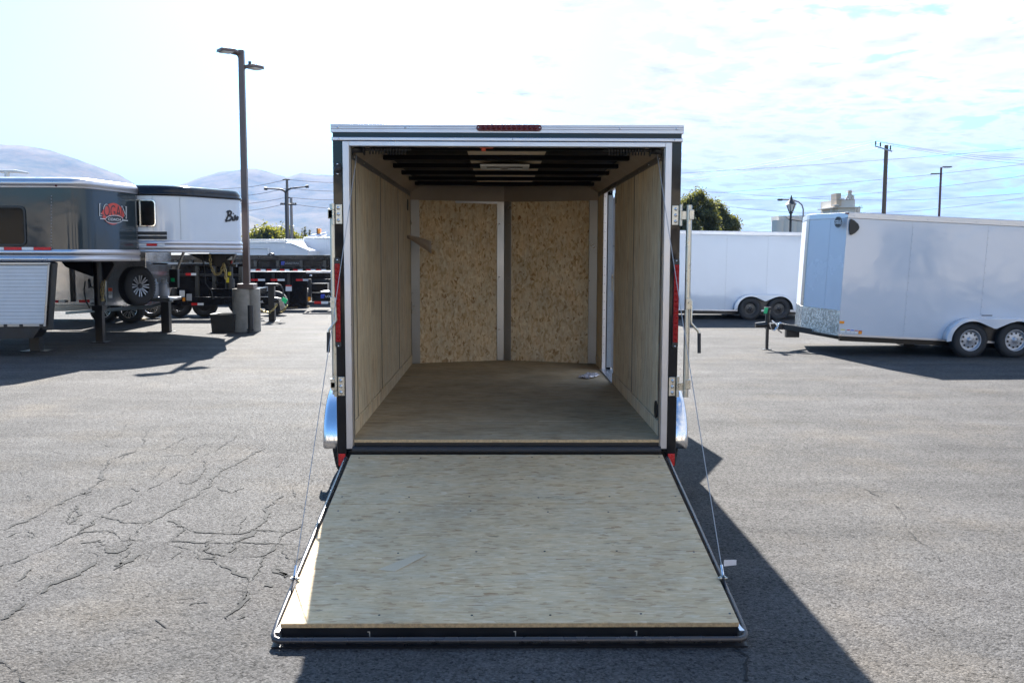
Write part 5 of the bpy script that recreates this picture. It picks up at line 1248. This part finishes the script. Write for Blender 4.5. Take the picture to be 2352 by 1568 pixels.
wheel(f3, (P(730, 600, 36).x, 36.1, .32), (0, -1, 0), .32, .2, full=False)

# ================================================================== lamp post left
bp_ = G(563, 762); lx, ly = bp_.x, bp_.y+.22
Lp = root('lamp_post', (lx, ly, 0), 'tall square bronze lamp post with two flat heads on a round concrete base', 'lamp post')
s_ = .43537*ly/930
cb = MB(); c1 = P(550, 720, ly); ztp = P(550, 662, ly).z
for dx_, rr_, dy_ in ((-.10, .20, 0), (.13, .125, .02)):
    prof = [(rr_*1.02, 0), (rr_, .05), (rr_*.99, ztp-.02), (rr_*.95, ztp), (.001, ztp+.004)]
    cb.lathe(prof, (lx+dx_, ly+dy_, 0), (0, 0, 1), 32)
cb.build('concrete_base', concrete, Lp)
MB().box((lx-.16, ly-.16, ztp), (lx+.17, ly+.16, ztp+.10)).build('base_cover', polepaint, Lp, .008)
ztop_ = P(556, 115, ly).z
xa, xb = P(566, 640, ly).x-lx, P(556, 120, ly).x-lx
pb = MB(); w_ = .062
n_p = 10; vs = []; fs = []
for k in range(2):
    z = ztp+.1 if k == 0 else ztop_; x = lx+.0; ww = w_ if k == 0 else w_*.86
    vs += [(x-ww, ly-ww, z), (x+ww, ly-ww, z), (x+ww, ly+ww, z), (x-ww, ly+ww, z)]
pb.add(vs, [(0, 1, 5, 4), (1, 2, 6, 5), (2, 3, 7, 6), (3, 0, 4, 7), (4, 5, 6, 7)]); pb.build('pole', polepaint, Lp, .006)
zt_ = ztop_
for nm, d_, zz in (('a', V((-.80, -.60, 0)).normalized(), zt_-.05), ('b', V((.62, .78, 0)).normalized(), zt_-.28)):
    base = V((lx, ly, zz)); side = V((-d_.y, d_.x, 0)); 
    hd = MB()
    prof = [(.05, -.02, .04), (.12, .0, .12), (.18, .015, .135), (.43, .012, .135), (.46, -.0, .12)]
    vs = []; 
    for a, z, h in prof: vs += [base+d_*a-side*h+V((0, 0, z-.035)), base+d_*a+side*h+V((0, 0, z-.035)), base+d_*a+side*h*.9+V((0, 0, z+.02)), base+d_*a-side*h*.9+V((0, 0, z+.02))]
    fs = [(0, 1, 2, 3), (16, 19, 18, 17)]
    for i in range(4):
        for j in range(4): j2 = (j+1) % 4; fs.append((4*i+j, 4*i+j2, 4*i+4+j2, 4*i+4+j))
    hd.add(vs, fs); ho = hd.build('lamp_head', polepaint, Lp, .006)
    le = MB(); le.prism([base+d_*.20-side*.12+V((0, 0, -.026)), base+d_*.42-side*.12+V((0, 0, -.030)), base+d_*.42+side*.12+V((0, 0, -.030)), base+d_*.20+side*.12+V((0, 0, -.026))], (0, 0, -.008)); le.build('lens', plasticw, ho)
    ar = MB(); ar.tube([base+d_*.03+V((0, 0, -.12)), base+d_*.07+V((0, 0, -.05)), base+d_*.18+V((0, 0, -.0))], .028, 8); ar.build('arm', polepaint, ho)
sn_ = MB(); sn_.cyl((lx+.14, ly+.08, zt_-.28), (lx+.14, ly+.08, zt_-.20), .03, 10); sn_.build('photo_sensor', blackm, Lp)
# black pipe bollard and bin
bb = G(577, 763); bo = MB(); bo.cyl((bb.x, bb.y-.02, .03), (bb.x, bb.y-.02, P(577, 700, bb.y).z), .055, 16); bo.cyl((bb.x, bb.y-.02, 0), (bb.x, bb.y-.02, .03), .09, 16); bo.cyl((bb.x+.07, bb.y-.05, .06), (bb.x-.07, bb.y-.05, .06), .02, 8)
single(bo, 'pipe_post', blackm, 'short black pipe post standing against the concrete lamp base', 'post')
bc = G(511, 762); B0 = root('black_bin', (bc.x, bc.y+.25, 0), 'open black rectangular tub on the asphalt left of the concrete lamp base', 'tub')
x0, x1 = G(484, 762).x, G(540, 762).x; zh = P(511, 722, bc.y).z
mb = MB(); i_ = .02
o4 = [(x0+.02, bc.y, 0), (x1-.02, bc.y, 0), (x1-.02, bc.y+.45, 0), (x0+.02, bc.y+.45, 0)]; t4 = [(x0, bc.y-.02, zh), (x1, bc.y-.02, zh), (x1, bc.y+.47, zh), (x0, bc.y+.47, zh)]
ti = [(x0+i_, bc.y, zh), (x1-i_, bc.y, zh), (x1-i_, bc.y+.45, zh), (x0+i_, bc.y+.45, zh)]; bi = [(x0+.05, bc.y+.03, .03), (x1-.05, bc.y+.03, .03), (x1-.05, bc.y+.42, .03), (x0+.05, bc.y+.42, .03)]
mb.add(o4+t4+ti+bi, [(3, 2, 1, 0), (0, 1, 5, 4), (1, 2, 6, 5), (2, 3, 7, 6), (3, 0, 4, 7), (4, 5, 9, 8), (5, 6, 10, 9), (6, 7, 11, 10), (7, 4, 8, 11), (8, 9, 13, 12), (9, 10, 14, 13), (10, 11, 15, 14), (11, 8, 12, 15), (12, 13, 14, 15)]); mb.build('tub_body', plasticb, B0, .004)
rm_ = MB(); rr = [V(t4[i])+V((0, 0, .0)) for i in (0, 1, 2, 3, 0)]; rm_.tube(rr, .012, 6); rm_.build('rim', plasticb, B0)

# ================================================================== poles, lanterns, wires
def vpole(name, x, ytop, Y, r, mat_, label, cat, z0=0, r2=None):
    b_ = P(x, ytop, Y); rt = root(name, (b_.x, Y, 0), label, cat)
    MB().tube([(b_.x, Y, z0), (b_.x, Y, b_.z)], r, 12, rs=[r, r2 or r*.8]).build('pole', mat_, rt); return rt, b_
U1, t1 = vpole('utility_pole', 2036, 333, 75, .18, woodpole, 'brown wooden utility pole with a short crossarm, above the white pointed-nose trailer', 'utility pole', r2=.155)
sc = .43537*75/930
ar = MB(); a = P(2009, 330+3, 75.3); b_ = P(2049, 347, 74.4); a = P(2010, 335, 75.4); ar.tube([a, b_], .055, 6); ar.build('crossarm', aluh, U1)
ins = []
for x, y in ((2011, 329), (2022, 333), (2045, 342)):
    f = (x-2010)/39; base = a.lerp(b_, f); tp = base+V((0, 0, .42)); ins.append(tp)
    MB().lathe([(.02, 0), (.03, .10), (.07, .14), (.07, .2), (.04, .24), (.07, .28), (.06, .36), (.02, .42)], base, (0, 0, 1), 8).build('insulator', darkpole, U1)
def sag(a, b_, s, n_=16): return [V(a).lerp(V(b_), k/n_)+V((0, 0, -s*sin(pi*k/n_))) for k in range(n_+1)]
def wire(pts, r, label, cat='wire', group='overhead power lines'):
    return single(MB().tube(pts, r, 5, False), 'power_line', wirem, label, cat, group)
for i, tp in enumerate(ins):
    nm = ('upper', 'middle', 'lower')[i]
    wire(sag(tp, P(1300, 400+7*i, 160), 1.6), .014, '%s wire running left from the crossarm of the brown utility pole' % nm)
    wire(sag(tp, P(2900, 322+9*i, 60), 1.3), .012, '%s wire running right from the crossarm of the brown utility pole' % nm)
for i, (p0, p1, Y, s) in enumerate([(((1500, 401), (2900, 285)), None, 90, .2), (((1500, 452), (2900, 305)), None, 88, .3), (((1500, 452), (2500, 430)), None, 95, 1.0), (((1560, 433), (2700, 402)), None, 92, .8), (((1560, 462), (2700, 345)), None, 97, .6)]):
    (xa, ya), (xb_, yb) = p0; wire(sag(P(xa, ya, Y), P(xb_, yb, Y-10), s*2), .015, ('highest long wire crossing the cloudy sky at right', 'long wire rising rightwards across the cloudy sky below the highest one', 'long wire sagging just above the white silo', 'long nearly level wire passing behind the brown utility pole', 'long wire rising from behind the leafy trees to the right edge')[i])
U2, t2 = vpole('parking_lamp', 2162, 384, 60, .085, pm('maroon_pole_paint', (.12, .05, .05), .45), 'slim dark red parking lamp with two flat heads, right of the wooden utility pole', 'lamp post')
for d_, zz in ((V((-1, .2, 0)), -.42), (V((1, -.1, 0)), .0)):
    d_ = d_.normalized(); base = V((t2.x, 60, t2.z+zz)); side = V((-d_.y, d_.x, 0)); hd = MB()
    hd.prism([base+d_*.05-side*.08, base+d_*.2-side*.16, base+d_*.62-side*.16, base+d_*.62+side*.16, base+d_*.2+side*.16, base+d_*.05+side*.08], (0, 0, .06)); ho = hd.build('lamp_head', darkpole, U2, .02)
    MB().prism([base+d_*.22-side*.13+V((0, 0, -.02)), base+d_*.58-side*.13+V((0, 0, -.02)), base+d_*.58+side*.13+V((0, 0, -.02)), base+d_*.22+side*.13+V((0, 0, -.02))], (0, 0, .018)).build('lens', plasticw, ho)
# lantern with solar panel
U3, t3 = vpole('street_lantern', 1816.5, 487, 48, .07, darkpole, 'black old style street lantern with a solar panel, left of the white pointed-nose trailer', 'street lamp')
sc = .43537*48/930; zb_ = t3.z
ln = MB(); ln.lathe([(.07, 0), (.12, .06), (.07, .10), (.14, .14)], (t3.x, 48, zb_-.08), (0, 0, 1), 6); ln.lathe([(.30, .48), (.26, .52), (.10, .70), (.06, .80), (.02, .95)], (t3.x, 48, zb_-.08), (0, 0, 1), 6)
for k in range(6): a = 2*pi*k/6; ln.tube([V((t3.x+.12*cos(a), 48+.12*sin(a), zb_+.06)), V((t3.x+.25*cos(a), 48+.25*sin(a), zb_+.42))], .018, 4)
ln.build('lantern_frame', darkpole, U3)
MB().lathe([(.11, .06), (.24, .41)], (t3.x, 48, zb_), (0, 0, 1), 6).build('lantern_glass', plasticw, U3)
c = P(1821, 507, 48); MB().prism([c+V((-.28, -.25, .05)), c+V((.42, -.25, -.05)), c+V((.42, .3, .12)), c+V((-.28, .3, .2))], (0, 0, .04)).build('solar_panel', glassd, U3)
# curved street light
c = P(1845, 480, 70); U4 = root('curved_street_light', (c.x, 70, 0), 'thin curved-arm street light behind the black lantern', 'street lamp')
MB().tube([(c.x, 70, 0), P(1845, 490, 70), P(1845, 480, 70), P(1842, 470, 70), P(1834, 463, 70), P(1820, 458.5, 70), P(1800, 458, 70), P(1787, 458, 70)], .06, 8).build('pole', pm('galvanised_pole', (.30, .28, .27), .5, .4), U4)
MB().tube([P(1797, 458.5, 70), P(1786, 458, 70)], .08, 6).build('lamp_head', darkpole, U4)
# left: double-arm street light and wooden poles
c = P(656, 411, 105)
U5, t5 = vpole('double_arm_street_light', 656, 437, 100, .14, darkpole, 'dark street light with two long curved arms in front of the mountains', 'street lamp')
for s, pts in ((-1, [(656, 441), (650, 436), (642, 434), (625, 433), (608, 432.5)]), (1, [(656, 441), (660, 436), (668, 432), (685, 430), (708, 427.5)])):
    MB().tube([P(x, y, 100) for x, y in pts], .10, 6, rs=[.13, .12, .10, .08, .07]).build('arm', darkpole, U5)
    MB().tube([P(pts[-1][0]-s*6, pts[-1][1]+.6, 100), P(pts[-1][0]+s*1, pts[-1][1], 100)], .16, 6).build('lamp_head', darkpole, U5)
U6, t6 = vpole('utility_pole', 659, 411, 120, .2, pm('grey_pole_wood', (.16, .14, .13), .85), 'tall grey utility pole directly behind the double-arm street light', 'utility pole')
U7, t7 = vpole('utility_pole', 668.5, 453, 125, .22, pm('pale_pole_wood', (.24, .22, .21), .85), 'shorter pale utility pole just right of the double-arm street light', 'utility pole')
ar = MB(); ar.tube([P(644, 468, 120), P(681, 469, 120)], .11, 6); ar.build('crossarm', darkpole, U6)
for x in (646, 650, 654, 671, 675, 679): MB().cyl(P(x, 468, 120), P(x, 465, 120), .1, 6).build('insulator', darkpole, U6)
for y in (434, 453): MB().tube([P(656, y+.5, 120), P(667, y, 120)], .08, 5).build('side_bracket', darkpole, U6)
MB().tube([P(649, 413, 120), P(656, 411, 120), P(666, 412, 120)], .08, 5).build('side_bracket', darkpole, U6)
for i, (y0, y1, y2) in enumerate(((428, 412, 412), (446, 432, 432), (463, 453, 451), (482, 467, 476))):
    nm = ('highest', 'second highest', 'third', 'lowest')[i]
    wire(sag(P(500, y0+5, 122), P(657, y1, 120), .3), .032, '%s wire left of the tall grey utility pole' % nm); wire(sag(P(666, y1, 120), P(860, y2+2, 118), .3), .032, '%s wire right of the tall grey utility pole' % nm)

# ================================================================== silo and pale building
S0 = root('grain_silo', (P(1920, 490, 250).x, 250, 0), 'pale grain silo tower with pipes on its roof, beyond the white pointed-nose trailer', 'silo')
Ys = 250
def sb_(x0, x1, y0, y1, Y, d, name, mat_=silom): return MB().prism([P(x0, y0, Y), P(x1, y0, Y), P(x1, y1, Y), P(x0, y1, Y)], (0, d, 0)).build(name, mat_, S0)
sb_(1926, 1964, 457, 640, Ys, 14, 'tower')
for k in range(8):
    c = P(1921+k*7.6, 480, Ys+2); zt2 = P(1861, 472.5, Ys).z; MB().cyl((c.x, Ys+4, 0), (c.x, Ys+4, zt2), .95, 16).build('silo_cylinder', silom, S0)
sb_(1917, 1977, 474, 476, Ys-1, 14, 'deck'); sb_(1972, 1982, 475, 476.5, Ys-1, 2, 'walkway')
sb_(1921, 1932, 443, 472, Ys-1, 4, 'leg_housing', pm('beige_steel', (.50, .38, .26), .6)); sb_(1917, 1927, 469, 472, Ys-1.5, 2, 'walkway'); sb_(1930, 1939, 455, 457.5, Ys-1.5, 2, 'walkway')
tw = MB(); c = P(1932, 452, Ys); tw.tube([P(1944, 457, Ys), P(1950, 446, Ys)], .3, 8); tw.tube([P(1959, 457, Ys), P(1959, 448, Ys)], .4, 8); tw.tube([P(1952, 457, Ys), P(1952, 436, Ys)], .5, 8, rs=[.4, .6]); tw.box(P(1947, 439, Ys-1), P(1957, 440.5, Ys+1)); tw.tube([P(1953, 445, Ys), P(1959, 450, Ys)], .25, 8); tw.build('roof_pipework', silom, S0)
rl = MB()
for x in (1919, 1975, 1979): rl.tube([P(x, 474, Ys-1), P(x, 470, Ys-1)], .05, 4)
rl.build('railing', darkpole, S0)
S1 = root('pale_silo_building', (P(1810, 520, 180).x, 180, 0), 'low pale building with rounded silo bays, behind the black street lantern', 'building')
for k in range(5):
    c = P(1791+k*15, 540, 182); zt2 = P(1791, 504, 180).z; MB().cyl((c.x, 183, 0), (c.x, 183, zt2), 1.35, 20).build('silo_bay', silom, S1)
MB().prism([P(1788, 495, 184), P(1880, 494, 184), P(1880, 508, 184), P(1788, 508, 184)], (0, 5, 0)).build('upper_storey', silom, S1)

# ================================================================== trees
def blob_tree(name, label, base, blobs, leaf, nleaf, lmat, trunkr, seed, group=None, cat='tree'):
    rnd = random.Random(seed); rt = root(name, base, label, cat, group); vs = []; fs = []
    base = V(base)
    tot = sum(b[3]*b[4]*b[5] for b in blobs); tr_ = MB()
    top = V((sum(b[0] for b in blobs)/len(blobs), sum(b[1] for b in blobs)/len(blobs), max(b[2] for b in blobs)))
    tr_.tube([base, base.lerp(top, .35)+V((.1, 0, 0)), base.lerp(top, .7), top], trunkr, 8, rs=[trunkr, trunkr*.75, trunkr*.45, trunkr*.15])
    for b in blobs:
        tr_.tube([base.lerp(top, .3), V(b[:3])*.6+base.lerp(top, .45)*.4, V(b[:3])], trunkr*.3, 6, rs=[trunkr*.45, trunkr*.25, trunkr*.08])
    tr_.build('trunk', barkm, rt)
    for b in blobs:
        n_ = int(nleaf*(b[3]*b[4]*b[5])/tot); ncl = max(12, n_//26)
        for c in range(ncl):
            while True:
                p = V((rnd.gauss(0, 1), rnd.gauss(0, 1), rnd.gauss(0, 1))).normalized()*(rnd.random()**.42)
                q_ = V((b[0]+p.x*b[3], b[1]+p.y*b[4], b[2]+p.z*b[5]))
                if noise.noise(q_*(.9/max(.6, b[3]))+V((seed, 0, 0))) > -.10: break
            cr_ = leaf*rnd.uniform(1.2, 3.0)
            for k in range(26):
                o = V((rnd.gauss(0, .5), rnd.gauss(0, .5), rnd.gauss(0, .42)))*cr_
                c_ = q_+o; a = V((rnd.uniform(-1, 1), rnd.uniform(-1, 1), rnd.uniform(-1, 1))).normalized(); t_ = a.orthogonal().normalized(); w = a.cross(t_); s_ = leaf*rnd.uniform(.35, .75)
                i = len(vs); vs += [c_-t_*s_, c_+w*s_*.55, c_+t_*s_, c_-w*s_*.55]; fs.append((i, i+1, i+2, i+3))
    mb = MB(); mb.add(vs, fs); mb.build('crown', lmat, rt); return rt
def bl_(x, y, Y, rx, rz, ry=None): p = P(x, y, Y); s = .43537*Y/930; return (p.x, p.y, p.z, rx*s, (ry or rx)*s, rz*s)
YT = 62
blob_tree('leafy_tree', 'larger dark green leafy tree just right of the open trailer', (P(1600, 500, YT).x, YT, 0),
          [bl_(1606, 446, YT, 13, 15), bl_(1603, 460, YT, 22, 16), bl_(1588, 472, YT, 26, 24), bl_(1620, 480, YT, 26, 26), bl_(1600, 505, YT, 42, 28), bl_(1565, 500, YT, 30, 32), bl_(1632, 512, YT, 18, 22), bl_(1603, 530, YT, 50, 22)], .13, 30000, leaf_a, .13, 4)
blob_tree('leafy_tree', 'smaller pointed leafy tree to the right of the larger one', (P(1655, 500, YT+3).x, YT+3, 0),
          [bl_(1648, 470, YT+3, 9, 12), bl_(1649, 484, YT+3, 17, 16), bl_(1660, 500, YT+3, 22, 17), bl_(1672, 515, YT+3, 25, 18), bl_(1655, 528, YT+3, 38, 20), bl_(1688, 520, YT+3, 12, 14)], .13, 20000, leaf_a, .11, 9)
YG = 150
blob_tree('yellow_green_tree', 'broad yellow-green tree left of the double-arm street light', (P(610, 560, YG).x, YG, 0), [bl_(612, 536, YG, 24, 14), bl_(600, 544, YG, 22, 12), bl_(626, 545, YG, 22, 12), bl_(612, 556, YG, 38, 12)], .42, 9000, leaf_b, .3, 12)
blob_tree('yellow_green_tree', 'yellow-green tree right behind the double-arm street light', (P(650, 560, YG+8).x, YG+8, 0), [bl_(652, 538, YG+8, 20, 13), bl_(640, 548, YG+8, 18, 11), bl_(664, 548, YG+8, 18, 11), bl_(656, 558, YG+8, 36, 10)], .42, 8000, leaf_b, .3, 13)
blob_tree('small_tree', 'small dark green tree beside the lamp post, left of the yellow-green trees', (P(577, 560, 170).x, 170, 0), [bl_(577, 552, 170, 12, 8), bl_(590, 558, 170, 10, 6)], .42, 2500, leaf_a, .25, 14)
blob_tree('small_tree', 'low green tree at the right foot of the pale utility pole', (P(680, 560, 160).x, 160, 0), [bl_(681, 552, 160, 9, 5), bl_(690, 556, 160, 8, 5)], .4, 1500, leaf_b, .25, 15)
for i, (x, yt, w, dens) in enumerate(((701, 519, 4.2, 900), (711, 523, 3.2, 800), (694, 524, 3.0, 260))):
    Yp = 190+i*4; hcnt = [bl_(x, yt+5+k*6.5, Yp, w*(.6+.4*min(1, k/2)), 4.5) for k in range(6)]
    blob_tree('poplar_tree', ('tall slim poplar tree, the leafiest of the three', 'slim poplar tree on the right side of the tallest one', 'nearly bare slim poplar tree on the left side of the tallest one')[i], (P(x, 560, Yp).x, Yp, 0), hcnt, .09, dens*5, leaf_c, .08, 30+i, 'poplar trees by the white trailer')

# ================================================================== haze
hz = MB(); hz.box((-8600, -400, -1.5), (8600, 8700, 640))
hzo = hz.build('haze', bpy.data.materials.new('haze_air')); hzo['kind'] = 'stuff'
hm = bpy.data.materials['haze_air']; hm.use_nodes = True; hn = hm.node_tree.nodes; hl = hm.node_tree.links; hn.clear()
vp = hn.new('ShaderNodeVolumePrincipled'); vp.inputs['Color'].default_value = (.10, .27, .62, 1); vp.inputs['Density'].default_value = .00011; vp.inputs['Anisotropy'].default_value = 0
ho_ = hn.new('ShaderNodeOutputMaterial'); hl.new(vp.outputs[0], ho_.inputs['Volume'])
